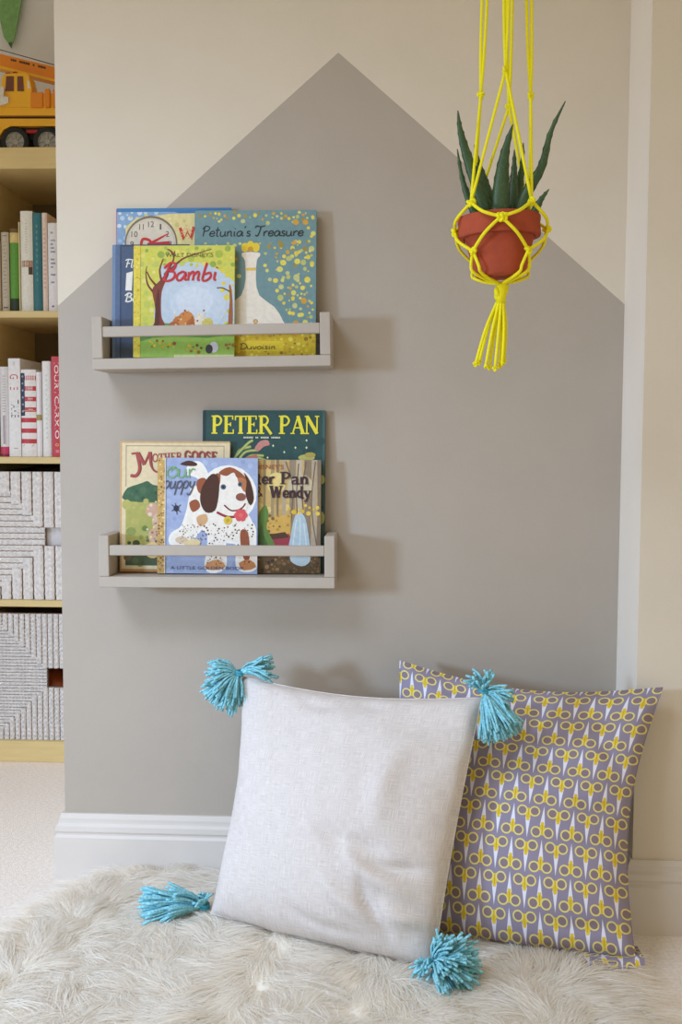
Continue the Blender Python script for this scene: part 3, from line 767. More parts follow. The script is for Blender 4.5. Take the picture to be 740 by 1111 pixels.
def art_clock(p):
    p.rect(0, 0, 126, 160, (132, 164, 196))
    dots(p, 260, 1, 2, 60, 150, 1.2, 3.4, [(186, 204, 220), (206, 214, 220), (104, 148, 190), (160, 188, 210)])
    p.rect(0, 0, 126, 4, (62, 122, 172)); p.poly([(60, 3), (126, 0), (126, 6), (70, 6)], (58, 116, 166))
    p.poly([(10, 20), (22, 10), (60, 6), (126, 5), (126, 160), (10, 160)], (222, 206, 142))
    dots(p, 60, 14, 8, 122, 60, 1.0, 2.6, [(230, 218, 160), (206, 190, 120)])
    p.ell(38, 37, 29, 29, (122, 112, 92), 40); p.ell(38, 38, 27.5, 27.5, (206, 194, 172), 40); p.ell(38, 38, 25, 25, (216, 204, 184), 36)
    for n in range(1, 13):
        a = math.radians(n * 30); x, y = 38 + 21 * math.sin(a), 38 - 21 * math.cos(a); hw = {1: .9, 10: 3.4, 11: 2.4, 12: 3.2}.get(n, 1.9)
        p.text(str(n), x - hw, y - 3, x + hw, y + 3, (84, 76, 70))
    p.stroke([(36, 38), (46, 33), (57, 27)], [3, 2.6, 1], (198, 46, 40), 0); p.stroke([(27, 40), (29, 33), (36, 34), (40, 40)], 3.0, (198, 46, 40))
    p.poly([(34, 37), (58, 35), (60, 39), (34, 42)], (186, 44, 56))
    p.stroke([(70, 21), (74, 33), (78, 25), (82, 33), (85, 20)], 3.4, (196, 58, 42), 0)
    dots(p, 16, 70, 20, 85, 33, .5, .9, [(232, 150, 120)])
    p.stroke([(89, 20), (93, 33), (97, 25), (101, 33), (104, 20)], 3.4, (196, 58, 42), 0)
picture_book(us, ua, 125.5, 226, 250, -0.0250, 0.0085, (132, 164, 196), (190, 44, 70), 'blue picture book with a cream clock face and red spine, at back left', gB, art_clock, (126, 160))

def art_treasure(p):           # teal cover strewn with gold dots
    p.rect(0, 0, 131, 158, (112, 144, 146))
    shape = [(51, 46), (60, 45), (70, 46), (70, 50), (67, 54), (66, 74), (70, 92), (86, 104), (96, 120), (98, 135), (22, 135), (24, 120), (34, 104), (50, 92), (55, 74), (54, 54), (51, 50)]
    def free(x, y):
        if 6 < x < 122 and 14 < y < 34: return False
        if 48 < x < 74 and 38 < y < 82: return False
        if 20 < x < 104 and 76 < y < 136: return x > 70 + (y - 70) * 0.55 + 6
        return True
    cols = [(222, 200, 70), (214, 208, 110), (186, 190, 110), (204, 158, 60), (196, 196, 130), (160, 140, 66), (226, 210, 90)]
    dots(p, 150, 4, 3, 128, 140, .9, 2.6, cols, free); dots(p, 70, 84, 36, 127, 138, 1.2, 3.6, cols, free)
    dots(p, 26, 105, 4, 128, 60, 1.4, 3.4, cols, free); dots(p, 26, 4, 2, 124, 10, .9, 2.2, cols, free)
    p.poly(shape, (232, 222, 204), 2)                      # plain long-necked white jar
    [p.ell(60 + a, 40 + b, 4, 5, (228, 200, 48)) for a, b in ((-6, 0), (6, 0), (0, -2))]; p.ell(60, 42, 3, 3, (204, 150, 50)); p.rect(54.5, 62, 66.5, 65, (222, 190, 90))
    p.ell(66, 120, 2.6, 2.6, (190, 146, 80)); p.ell(66, 120, 1.4, 1.4, (222, 190, 140))
    p.rect(0, 134, 131, 158, (206, 178, 44))
    dots(p, 150, 2, 134, 129, 157, 1.0, 2.6, [(226, 202, 56), (190, 150, 50), (150, 116, 44), (232, 212, 84), (204, 172, 40)])
    p.rect(40, 141, 96, 152, (222, 196, 52))
    p.letters(SCRIPT, "Petunia's Treasure", 7, 28, 11, 117, (46, 50, 50), 1.25, .12)
    p.letters(SCRIPT, 'Roger Duvoisin', 18, 150, 6.5, 88, (84, 72, 40), .7, .1)
picture_book(us, ua, 211, 228.5, 342.5, -0.0366, 0.0105, (112, 144, 146), (96, 128, 132), 'teal picture book strewn with gold dots, tall at back right', gB, art_treasure, (131, 158))

def art_blue(p):
    p.rect(0, 0, 83, 124, (72, 88, 116)); p.rect(0, 0, 3, 124, (112, 134, 164)); p.rect(3, 0, 8, 124, (86, 106, 138)); p.rect(8, 0, 9.5, 124, (54, 66, 90)); p.rect(9.5, 0, 83, 2, (56, 66, 88))
    p.letters(SCRIPT, 'Flan', 13, 25, 9, 33, (226, 224, 214), 1.2, .15); p.letters(SCRIPT, 'Book', 13, 62, 9, 40, (226, 224, 214), 1.5, .1)
    p.poly([(15, 31), (22, 29), (21, 50), (14, 50)], (230, 228, 220)); p.ell(24.5, 48, 1.2, 1.2, (226, 224, 214))
picture_book(us, ua, 121.8, 266, 205, -0.0460, 0.0085, (72, 88, 116), (112, 134, 164), 'navy blue book with white lettering, half covered on upper shelf left', gB, art_blue, (83, 124))

def art_wood(p):               # woodland meadow with a red script title
    p.rect(0, 0, 109, 121, (190, 204, 216)); 
    p.poly([(0, 0), (109, 0), (109, 40), (98, 30), (80, 20), (60, 18), (30, 22), (24, 60), (20, 90), (0, 100)], (206, 204, 86))
    dots(p, 170, 7, 2, 108, 22, 1.5, 4.5, [(206, 202, 70), (170, 184, 70), (224, 214, 110), (188, 196, 96), (150, 170, 70)])
    dots(p, 60, 7, 20, 22, 95, 1.5, 4, [(206, 206, 96), (186, 196, 90), (222, 214, 130)])
    dots(p, 30, 92, 24, 108, 90, 1.2, 3.6, [(216, 206, 86), (196, 190, 80), (224, 204, 60)])
    p.ell(70, 66, 30, 26, (198, 210, 222), 24); p.ell(66, 60, 20, 16, (206, 216, 226), 24)
    p.poly([(7, 96), (20, 88), (34, 84), (50, 86), (62, 94), (72, 94), (90, 88), (109, 86), (109, 121), (7, 121)], (96, 146, 72), 3)
    p.poly([(7, 104), (40, 98), (80, 100), (109, 98), (109, 121), (7, 121)], (150, 186, 82), 2)
    p.poly([(17, 92), (23, 82), (23, 66), (20, 48), (26, 40), (30, 36), (36, 28), (38, 31), (34, 40), (30, 52), (30, 76), (34, 86), (26, 88)], (128, 62, 44), 4)
    p.poly([(23, 88), (24, 60), (27, 46), (28, 60), (28, 84)], (92, 44, 36), 3)
    for q in ([(25, 44), (18, 36), (14, 28)], [(21, 50), (15, 42), (13, 30), (14, 22)], [(30, 38), (28, 26), (32, 14)], [(33, 32), (42, 18), (44, 6)], [(38, 28), (52, 15), (68, 9), (84, 4)], [(44, 12), (40, 6), (36, 4)]):
        p.stroke(q, [2.6, 2.4, 2.2, 1.9, 1.6, 1.4, 1.2, 1.0, .8, .7, .6], (120, 56, 44), 3)
    p.poly([(102, 88), (104, 60), (103, 44), (105, 44), (107, 60), (107, 88)], (156, 96, 58), 2); p.stroke([(104, 50), (96, 46), (90, 46)], 1.2, (84, 60, 44))
    # plain russet bush and pale bush in the meadow
    for x, y, a, b, c in ((50, 84, 8, 8, (190, 116, 56)), (57, 80, 9, 9, (204, 132, 66)), (63, 86, 6, 7, (176, 100, 48)), (44, 87, 6, 5, (168, 98, 50)), (72, 82, 6, 9, (222, 214, 196)), (80, 84, 6, 6, (206, 190, 96))):
        p.ell(x, y, a, b, c, 14)
    dots(p, 26, 44, 70, 80, 92, .6, 1.3, [(226, 190, 130), (150, 84, 46), (236, 226, 206)])
    p.ell(28, 91, 5, 2, (222, 222, 214)); p.ell(30, 90, 2, 1.5, (70, 76, 70))
    dots(p, 34, 18, 103, 46, 110, 1, 2.2, [(216, 178, 50), (226, 200, 66), (150, 92, 44)]); dots(p, 22, 58, 108, 76, 116, 1, 2.2, [(150, 100, 50), (216, 180, 60), (120, 84, 44)]); dots(p, 10, 100, 106, 108, 112, 1, 2, [(160, 108, 60)])
    p.ell(87, 110, 5, 6, (210, 208, 212)); p.ell(82, 112, 4, 5, (66, 64, 68)); p.rect(44, 118, 109, 121, (206, 206, 150))
    p.rect(0, 0, 7, 121, (222, 202, 74)); dots(p, 90, .6, 1, 6.4, 120, .5, 1.5, [(236, 222, 120), (196, 168, 50), (226, 210, 90), (210, 190, 60)])
    p.text("WALT DISNEY'S", 34, 8, 86, 12.5, (104, 96, 50), 0, None)
    p.letters(SCRIPT, 'Bambi', 30, 38, 19, 90, (190, 44, 52), 2.5, .22)
    p.letters(SCRIPT, 'Bambi', 29.4, 37.6, 19, 89.4, (204, 60, 60), 1.2, .22)
picture_book(us, ua, 145, 267, 254, -0.0535, 0.0065, (206, 204, 86), (222, 202, 74), 'small yellow-green picture book with red script title, front of upper shelf', gB, art_wood, (109, 121), 0.0)

def art_pan(p):                # dark green cover, yellow capitals
    p.rect(0, 0, 132, 178, (46, 78, 76)); p.rect(0, 0, 3, 178, (34, 58, 58)); p.rect(129, 0, 132, 178, (64, 96, 92))
    dots(p, 200, 4, 30, 128, 176, 2, 6, [(44, 76, 74), (50, 84, 82), (42, 72, 72)])
    for x, y in ((88, 46), (100, 41), (112, 33), (76, 39), (112, 41), (70, 52), (120, 60), (94, 56)): p.stroke([(x - 1.1, y), (x + 1.1, y)], .8, (220, 226, 190), 0); p.stroke([(x, y - 1.3), (x, y + 1.3)], .8, (220, 226, 190), 0)
    for q in ([(34, 54), (40, 44), (52, 40)], [(38, 56), (46, 46), (60, 44)], [(44, 57), (52, 50), (66, 50)], [(36, 50), (48, 37), (54, 33)], [(50, 56), (58, 52), (70, 56)]):
        p.stroke(q, 3.0, (140, 156, 84)); p.stroke(q, 1.2, (196, 196, 120))
    p.poly([(46, 52), (58, 48), (62, 60), (48, 62)], (186, 116, 92)); p.poly([(56, 42), (62, 34), (70, 33), (72, 38), (66, 40), (60, 45)], (196, 134, 124), 3)
    p.ell(112, 52, 9, 3.6, (190, 184, 104)); p.ell(116, 49, 6, 3, (176, 160, 84))
    for x, y, r in ((131, 76, 5), (130, 118, 7)): p.ell(x - 2, y, r * .6, r, (178, 182, 110))
    p.letters(SERIF, 'PETER', 9, 26, 20, 74, (228, 216, 60), None, 0, 4); p.letters(SERIF, 'PAN', 82, 26, 20, 126, (228, 216, 60), None, 0, 4)
    x = 44
    for ln in (2, 1.6, 2, 1.4, 2, 1.6, 0, 1.6, 1.6, 0, 2, 1.4, 2, 1.6, 2, 0, 1.4, 2, 1.6, 2, 1.6, 1.4):
        if ln: p.rect(x, 29.2, x + ln - .4, 31, (206, 210, 190))
        x += ln or 2.4
picture_book(ls, la, 219.5, 445.5, 352, -0.0280, 0.0105, (46, 78, 76), (34, 58, 58), 'tall dark green picture book with yellow capital title at back', gC, art_pan, (132, 178))

def art_goose(p):              # cream cover with a country scene
    p.rect(0, 0, 120, 144, (222, 204, 164)); p.rect(0, 0, 120, 2, (196, 164, 116)); p.rect(0, 0, 1.6, 144, (196, 160, 112)); p.rect(0, 141, 120, 144, (190, 140, 84))
    for a in ((6, 5, 114, 5.6), (6, 5, 6.6, 50), (113.4, 5, 114, 60)): p.rect(*a, (120, 100, 80))
    p.rect(6, 66, 114, 137, (170, 168, 92))
    p.poly([(6, 66), (6, 54), (12, 50), (18, 48), (24, 46), (30, 44), (36, 48), (48, 50), (60, 54), (60, 66)], (66, 100, 72), 3)
    dots(p, 60, 8, 49, 50, 64, 1.5, 4, [(60, 94, 66), (76, 110, 78), (54, 84, 62)])
    dots(p, 90, 7, 66, 100, 100, 2, 6, [(178, 174, 98), (166, 166, 88), (186, 178, 108)]); dots(p, 120, 7, 96, 100, 136, 2, 6, [(120, 140, 70), (104, 128, 66), (140, 150, 78), (90, 112, 60)])
    p.rect(6, 126, 114, 137, (70, 84, 58)); dots(p, 30, 8, 112, 40, 134, 2, 5, [(66, 78, 52), (84, 96, 60), (104, 88, 60)])
    for x, y, a, b, c in ((36, 76, 8, 8, (206, 166, 140)), (43, 88, 8, 9, (214, 184, 158)), (40, 104, 9, 9, (204, 172, 140)), (36, 120, 9, 9, (222, 190, 130)), (48, 70, 6, 9, (196, 140, 120)), (52, 44, 5, 6, (150, 70, 60)), (50, 58, 6, 7, (206, 170, 150)), (52, 110, 6, 12, (226, 200, 150))):
        p.ell(x, y, a, b, c, 14)
    dots(p, 46, 30, 66, 56, 128, .8, 2.2, [(226, 206, 180), (176, 120, 100), (120, 96, 84), (236, 214, 150)])
    c = (166, 78, 74); d = (122, 54, 54)
    for col, o, k in ((d, .7, 1.0), (c, 0, .8)):
        p.stroke([(18 + o, 14), (21 + o, 30), (17 + o, 38), (11 + o, 38)], [3.6 * k] * 20, col); p.stroke([(12 + o, 14), (19 + o, 13)], 2.2 * k, col, 0)
        p.stroke([(19 + o, 13), (26 + o, 26)], 3.8 * k, col, 0); p.stroke([(26 + o, 26), (32 + o, 12)], 2 * k, col, 0); p.stroke([(32 + o, 12), (34 + o, 28), (40 + o, 34), (48 + o, 30)], [4 * k, 4 * k, 3.6 * k, 3 * k, 3 * k, 2.4 * k, 2 * k], col)
    p.letters(SERIF, 'OTHER', 35, 23, 9, 68, c, None, 0, 4, -.06); p.letters(SERIF, 'GOOSE', 71, 21, 10.5, 107, d, None, 0, 4, .03); p.letters(SERIF, 'GOOSE', 70.4, 20.6, 10.5, 106.4, c, None, 0, 4, .03)
picture_book(ls, la, 130, 479, 248.5, -0.0385, 0.0095, (222, 204, 164), (206, 170, 118), 'worn cream picture book with country scene, left on lower shelf', gC, art_goose, (120, 144), 0.0, 0.004)

def art_forest(p):             # brown woodland, dark title
    p.rect(0, 0, 108, 126, (196, 166, 104)); 
    dots(p, 120, 2, 2, 76, 60, 3, 8, [(206, 176, 104), (214, 186, 112), (188, 156, 96), (218, 194, 126)])
    for x, w_, c in ((66, 5, (176, 160, 132)), (74, 7, (146, 130, 110)), (82, 6, (190, 178, 156)), (90, 8, (140, 122, 100)), (98, 6, (176, 160, 136)), (104, 6, (130, 112, 92)), (54, 4, (160, 140, 104)), (46, 3, (148, 126, 92)), (60, 3, (134, 116, 90))):
        p.poly([(x, 0), (x + w_, 0), (x + w_ * .9, 60), (x + w_ * 1.1, 110), (x - w_ * .2, 110), (x + w_ * .1, 60)], c)
    p.ell(86, 30, 14, 14, (196, 182, 150), 20); p.ell(60, 26, 10, 12, (224, 202, 130), 20)
    for q in ([(70, 2), (78, 30), (76, 70)], [(92, 2), (88, 40), (94, 90)], [(102, 2), (98, 50), (104, 96)], [(84, 4), (82, 40), (84, 80)]): p.stroke(q, 1.1, (112, 94, 74))
    p.poly([(40, 66), (76, 60), (76, 84), (40, 84)], (206, 166, 84)); dots(p, 14, 42, 62, 74, 80, 1, 2.4, [(176, 134, 66), (120, 96, 60)])
    p.poly([(36, 90), (52, 82), (74, 82), (80, 94), (80, 104), (36, 104)], (154, 62, 70)); p.poly([(46, 84), (70, 80), (74, 86), (46, 90)], (84, 56, 44))
    p.poly([(38, 104), (40, 66), (48, 50), (52, 62), (50, 76), (58, 92), (60, 104)], (96, 128, 62), 3); p.poly([(40, 98), (44, 70), (47, 84), (52, 98)], (70, 100, 52), 2)
    p.poly([(72, 114), (76, 84), (80, 64), (86, 58), (92, 66), (96, 90), (98, 112), (86, 118)], (176, 196, 204), 3)   # pale blue waterfall
    for q in ([(82, 66), (79, 90), (77, 112)], [(86, 64), (86, 90), (84, 114)], [(90, 70), (93, 96), (94, 112)]): p.stroke(q, 1.1, (206, 218, 222))
    dots(p, 30, 72, 50, 106, 60, 1.4, 3.2, [(226, 196, 84), (214, 176, 62), (232, 208, 110)])
    p.rect(0, 104, 108, 126, (98, 76, 52)); dots(p, 220, 1, 103, 107, 125, .8, 2.4, [(120, 92, 58), (76, 58, 42), (140, 108, 66), (92, 84, 52), (62, 50, 38), (160, 124, 76)])
    p.poly([(76, 112), (88, 118), (97, 112), (94, 100), (78, 100)], (186, 204, 210), 3)
    dots(p, 30, 98, 98, 107, 120, .8, 2, [(120, 92, 58), (90, 70, 46)])
    p.text("WALT DISNEY'S", 12, 5.5, 68, 10.5, (160, 86, 50), .01)
    p.letters(SERIF, 'Peter', 20, 27, 13.5, 58, (64, 44, 52), None, 0, 4); p.letters(SERIF, 'Pan', 64, 27, 13.5, 95, (64, 44, 52), None, 0, 4)
    p.letters(SERIF, '&', 38, 41, 11, 46, (64, 44, 52), None, 0, 4); [p.letters(SERIF, 'Wendy', 53 + o, 42, 13, 97 + o, (64, 44, 52), None, 0, 4) for o in (0, .7)]; p.letters(SERIF, 'Pan', 64.7, 27, 13.5, 95.7, (64, 44, 52), None, 0, 4); p.letters(SERIF, 'Peter', 20.7, 27, 13.5, 58.7, (64, 44, 52), None, 0, 4)
picture_book(ls, la, 239, 499, 347.5, -0.0452, 0.0065, (176, 146, 96), (196, 166, 90), 'small brown woodland picture book, right of the puppy book', gC, art_forest, (108, 126), 0.0, 0.003)

def art_puppy(p):
    B, Wh, Br, Dk = (158, 172, 204), (236, 230, 218), (150, 84, 54), (76, 46, 36)
    p.rect(0, 0, 108, 128, B); dots(p, 220, 9, 1, 107, 127, 2, 6, [(164, 178, 208), (152, 166, 200), (170, 184, 212), (146, 160, 196)])
    out = (240, 236, 226)
    shapes = ([(38, 34), (56, 36), (72, 52), (94, 62), (102, 80), (102, 96), (84, 92), (70, 90), (56, 82), (42, 66)],
              [(37, 42), (50, 46), (52, 66), (42, 82), (34, 92), (24, 97), (15, 93), (17, 85), (27, 78), (33, 62)],
              [(56, 70), (72, 76), (71, 98), (72, 118), (64, 124), (54, 121), (57, 98)],
              [(84, 76), (102, 74), (104, 98), (106, 118), (98, 123), (88, 119), (88, 98)],
              [(32, 16), (37, 8), (46, 8), (54, 24), (58, 40), (48, 42), (46, 22)])
    p.ell(76, 40, 31, 32, out, 24)
    for q in shapes: p.stroke(q + q[:1], 6.0, out, 4); p.poly(q, out, 3)
    for q in shapes: p.poly(q, Wh, 3)
    p.poly([(24, 7), (33, 3), (42, 6), (41, 9), (32, 9)], Dk, 3); p.ell(26, 91, 7, 4, (214, 190, 160))
    p.poly([(42, 26), (50, 22), (56, 30), (52, 40), (44, 38)], Br, 3); p.poly([(34, 50), (42, 46), (46, 54), (38, 60)], Br, 3); p.poly([(42, 66), (52, 62), (54, 70), (46, 76)], (206, 164, 120), 3)
    p.poly([(90, 80), (98, 82), (100, 110), (94, 112), (90, 96)], Br, 3); p.poly([(54, 116), (66, 112), (74, 120), (62, 124), (52, 122)], (206, 150, 100), 2); p.poly([(88, 116), (100, 112), (107, 120), (94, 124)], (196, 130, 80), 2)
    dots(p, 90, 46, 72, 104, 118, .4, 1.1, [(120, 84, 66), (90, 60, 50)], lambda x, y: (54 < x < 70 or 86 < x < 100) or y < 92); dots(p, 30, 24, 74, 46, 96, .4, .9, [(120, 84, 66)])
    p.poly([(60, 22), (72, 12), (86, 14), (96, 26), (98, 46), (94, 62), (80, 66), (68, 58), (60, 40)], Wh, 3)      # head
    p.poly([(66, 16), (78, 10), (92, 18), (96, 26), (86, 22), (82, 16), (74, 20)], Br, 3); p.poly([(60, 20), (68, 17), (66, 34), (62, 30)], Br, 2); p.poly([(86, 22), (96, 24), (95, 38), (90, 32)], (180, 116, 76), 2)
    p.poly([(58, 18), (66, 22), (66, 42), (62, 58), (52, 60), (46, 48), (48, 32)], Dk, 3); p.poly([(93, 16), (100, 26), (104, 44), (100, 52), (95, 40), (96, 26)], Dk, 3)
    p.ell(71, 32, 3, 3, (84, 98, 116)); p.ell(71, 32, 1.4, 1.4, (30, 30, 36)); p.ell(89, 29, 2.4, 2.6, (84, 98, 116)); p.ell(89, 29, 1.1, 1.2, (30, 30, 36))
    p.ell(90, 43, 5.6, 4.4, (140, 84, 70)); p.stroke([(72, 52), (80, 58), (90, 56), (95, 50)], 1.6, (112, 50, 50)); p.stroke([(64, 60), (76, 65), (88, 64)], 2.6, (150, 50, 56))
    for a in range(6): p.ell(90 + 4 * math.cos(a * 1.05), 63 + 4 * math.sin(a * 1.05), 3.4, 3.4, (214, 86, 92), 10)
    p.ell(90, 63, 2.2, 2.2, (226, 112, 108)); p.ell(76, 69, 4.6, 4.6, (216, 190, 70)); p.ell(76, 69, 2, 2, (196, 160, 50))
    p.ell(20, 56, 3, 3.4, (52, 52, 66)); [p.stroke([(20, 56), (20 + a, 56 + b)], .7, (52, 52, 66), 0) for a, b in ((-5, -4), (5, -4), (-5, 3), (5, 4), (-1, -6), (1, 7))]
    p.letters(SCRIPT, 'O', 9, 22, 12, 22, (120, 166, 120), 1.6, .1); p.letters(SCRIPT, 'ur', 21, 22, 20, 40, (120, 166, 120), 1.6, .1)
    p.letters(SCRIPT, 'puppy', 5, 34, 17, 39, (84, 88, 104), 1.3, .25)
    p.poly([(30, 92), (44, 90), (46, 96), (30, 97)], (222, 200, 150), 2)
    p.text('A LITTLE GOLDEN BOOK', 14, 120, 94, 123.5, (72, 84, 126), 0)
    p.rect(0, 0, 8, 128, (196, 160, 96)); dots(p, 130, .6, 1, 7.4, 127, .5, 1.5, [(226, 200, 130), (150, 112, 60), (210, 176, 100), (120, 92, 60)]); p.rect(7.6, 0, 8.4, 128, (226, 222, 220))
picture_book(ls, la, 171, 497, 279, -0.0550, 0.0065, (158, 172, 204), (196, 160, 96), 'small pale blue picture book with spotted puppy, front of lower shelf', gC, art_puppy, (108, 128), 0.0, 0.003)

# ------------------------------------------------------------------ hanging planter
YH = -0.45
def hp(px, py, dy=0.0): return at(px, py, YH + dy)
c0 = hp(543.5, 240); hx = c0.x; zrim = hp(543, 236).z; zbot = hp(543, 304).z + 0.004
R = (hp(588, 240).x - hp(498, 240).x) / 2
pot = tag(empty('potted_aloe', (hx, YH, zbot), (0, math.radians(-2.0), 0)), 'aloe plant in a small terracotta pot inside a yellow rope hanger', 'plant')
H = zrim - zbot; rb = R * 0.60
obj('pot', lathe([(0, 0), (rb * .9, 0), (rb * .97, 0.0008), (rb, 0.003), (rb * 1.02, 0.005), (rb * 1.12, H * .2), (rb * 1.24, H * .4), (rb * 1.36, H * .6), (R * .86, H * .70), (R * .83, H * .97), (R * .80, H * .8), (R * .7, H * .5), (0, H * .5)], 48), 'terracotta', pot, True)
obj('rim', lathe([(R * .86, H * .66), (R * .985, H * .655), (R, H * .68), (R * .985, H * .88), (R * 1.0, H * .93), (R * 1.0, H * .985), (R * .985, H), (R * .9, H), (R * .885, H * .98), (R * .86, H * .66)], 48), 'terracotta', pot, True)
obj('soil', lathe([(0, H * .9), (R * .5, H * .89), (R * .88, H * .84)], 24)[0:2], 'soil', pot, True)
def aloe_leaf(pts, w0, dy0, dy1, thick=0.45):
    P = []
    n = len(pts)
    for i, q in enumerate(pts):
        P.append(hp(q[0], q[1], dy0 + (dy1 - dy0) * i / (n - 1)) - Vector((hx, YH, zbot)))
    P = smooth_path(P, 5); k = len(P); V, Fc = [], []; nn = 8
    view = Vector((0, 1, 0))
    for i, p in enumerate(P):
        f = i / (k - 1); t = (P[min(i + 1, k - 1)] - P[max(i - 1, 0)]).normalized()
        sd = t.cross(view).normalized(); nr = sd.cross(t).normalized()
        wd = w0 * (1 - f ** 1.7) * (0.9 + 0.1 * math.cos(f * 3)) + 0.0006
        for j in range(nn):
            a = 2 * PI * j / nn; cxx, cyy = math.cos(a), math.sin(a)
            yy = cyy * thick * (0.35 if cyy > 0 else 1.0) + 0.25 * thick * cxx * cxx
            V.append(tuple(p + sd * cxx * wd + nr * (-yy) * wd * -1))
    for i in range(k - 1):
        for j in range(nn): Fc.append((i * nn + j, i * nn + (j + 1) % nn, (i + 1) * nn + (j + 1) % nn, (i + 1) * nn + j))
    Fc += [tuple(range(nn - 1, -1, -1)), tuple((k - 1) * nn + j for j in range(nn))]
    for i in range(2, k - 3, 2):      # small teeth along both edges
        for j in (0, nn // 2):
            b = Vector(V[i * nn + j]); c = Vector(V[(i + 1) * nn + j]); o = (b - P[i]).normalized(); q = len(V)
            V += [tuple(b), tuple(c), tuple((b + c) / 2 + o * 0.0007 + Vector((0, 0, .0004)))]; Fc.append((q, q + 1, q + 2))
    return V, Fc
for pts, w0, a, b in (
    ([(538, 244), (526, 214), (512, 170), (505, 140), (503, 118)], .0090, -.004, -.03),
    ([(530, 246), (516, 226), (506, 195), (501, 160)], .0060, .004, .0),
    ([(536, 244), (531, 205), (524, 178), (520, 156)], .0072, .012, .03),
    ([(545, 248), (547, 205), (552, 168), (562, 135)], .0125, -.014, -.035),
    ([(540, 246), (536, 220), (528, 196), (522, 176)], .0095, .0, .01),
    ([(556, 246), (560, 210), (562, 185), (563, 163)], .0075, .008, .02),
    ([(560, 246), (566, 210), (571, 180), (573, 156)], .0060, .014, .035),
    ([(560, 248), (574, 212), (592, 182), (603, 145), (620, 112)], .0075, -.006, -.02),
    ([(572, 246), (582, 232), (590, 218), (599, 207)], .0064, .0, -.01)):
    obj('leaf', aloe_leaf(pts, w0, a, b), 'leaf', pot, True)

hg = tag(empty('macrame_hanger', (hx, YH, CEIL)), 'neon yellow knotted rope plant hanger with a tasselled end', 'plant hanger')
def hl(v): return Vector(v) - Vector((hx, YH, CEIL))
def knot(c, r, rotz=0.0, tilt=0.0):
    pts = []
    for i in range(30):
        a = 2 * PI * i / 30
        pts.append(Vector((math.sin(a) + 2 * math.sin(2 * a), (math.cos(a) - 2 * math.cos(2 * a)), -1.1 * math.sin(3 * a))) * (r / 3.2))
    pts.append(pts[0]); q = Matrix.Rotation(rotz, 3, 'Z') @ Matrix.Rotation(PI / 2 + tilt, 3, 'X')
    return tube([q @ p + c for p in pts], r * 0.44, 6, False)
RC = 0.0022
topz = CEIL - 0.045
hook_c = Vector((hx, YH, topz))
front_dir = Vector((CAM.x - hx, CAM.y - YH, 0)).normalized(); rt_dir = Vector((-front_dir.y, front_dir.x, 0))
def net(az, r, py):            # az 0 = towards the camera, 90 = right
    a = math.radians(az); z = hp(543, py).z
    return Vector((hx, YH, 0)) + front_dir * r * math.cos(a) + rt_dir * r * math.sin(a) + Vector((0, 0, z))
grp = {0: net(6, .030, 85), -90: net(-84, .028, 103), 90: net(80, .036, 107), 180: net(168, .040, 106)}
row1 = {a: net(a, R * 1.0, 226 if abs(a) < 90 else 231) for a in (-45, 45, 135, -135)}
row2 = {a: net(a, R * 1.10, 245 if a == 0 else 251) for a in (0, 90, 180, -90)}
row3 = {a: net(a, R * 0.92, 277 if abs(a) < 90 else 282) for a in (-45, 45, 135, -135)}
bottom = Vector((hx + 0.001, YH, hp(545, 308).z))
cords = []
def wob(a, b, amp, n=5, seed=0):
    rr = random.Random(seed); out = []
    d = (b - a); s = d.cross(Vector((0, 0, 1))); s = s.normalized() if s.length > 1e-6 else Vector((1, 0, 0))
    for i in range(n + 1):
        f = i / n; out.append(a + d * f + s * amp * math.sin(PI * f) * rr.choice((-1, 1)))
    return out
def cord(pts, r=RC, sm=4): obj('cord', tube([hl(p) for p in smooth_path(pts, sm)], r, 6), 'neon', hg, True)
def outw(p, k): v = Vector((p.x - hx, p.y - YH, 0)); return p + v.normalized() * k
for a, g in grp.items():
    for s in (-1, 1):
        off = rt_dir * 0.0030 * s
        m1 = g.lerp(hook_c, .12) + off * 1.1
        cord([g, m1, g.lerp(hook_c, .5) + off * .9, hook_c + off * .4])
    for b in ((a - 45), (a + 45)):
        b = (b + 180) % 360 - 180
        e = row1[b]; mid = (g + e) / 2
        cord([g, g.lerp(e, .35) + (outw(e, 0.0) - e), e])
def around(p, q, k, rfix):     # a cord from p to q that bows round the pot
    m_ = (p + q) / 2; v = Vector((m_.x - hx, m_.y - YH, 0)).normalized()
    return [p, Vector((hx, YH, m_.z - k)) + v * rfix, q]
for a in (0, 90, 180, -90):
    for b in (a - 45, a + 45):
        b = (b + 180) % 360 - 180
        cord(around(row1[b], row2[a], .004, R * 1.15)); cord(around(row2[a], row3[b], .0, R * 1.08))
for b, p in row3.items():
    for s in (-1, 1):
        v = Vector((p.x - hx, p.y - YH, 0)).normalized(); w_ = v.cross(Vector((0, 0, 1))) * .007 * s
        cord([p, Vector((hx, YH, p.z * .5 + bottom.z * .5)) + v * R * .85 + w_, Vector((hx, YH, zbot + .002)) + v * R * .76 + w_ * .8, Vector((hx, YH, zbot - .0045)) + v * R * .42 + w_ * .5, bottom])
i = 0
for d, r in ((grp, .0042), (row1, .0052), (row2, .0052), (row3, .0048)):
    for a, p in d.items():
        i += 1
        obj('knot', knot(hl(p), r, math.radians(a) + i * .7, .3 * (i % 3)), 'neon', hg, True)
obj('knot', knot(hl(row2[0] + rt_dir * .004), .0050, .4, .2), 'neon', hg, True)
zk0, zk1 = hp(545, 308).z, hp(545, 328).z
gk = [knot(Vector((0, 0, 0)), .0085, .4, .5), tube([(0, 0, .012), (.0022, 0, .008), (.0, 0, 0), (.001, 0, -.012)], [.0072, .0090, .0078, .0062], 10)]
gk = merge(*gk); kc = hl(Vector((bottom.x, YH, (zk0 + zk1) / 2)))
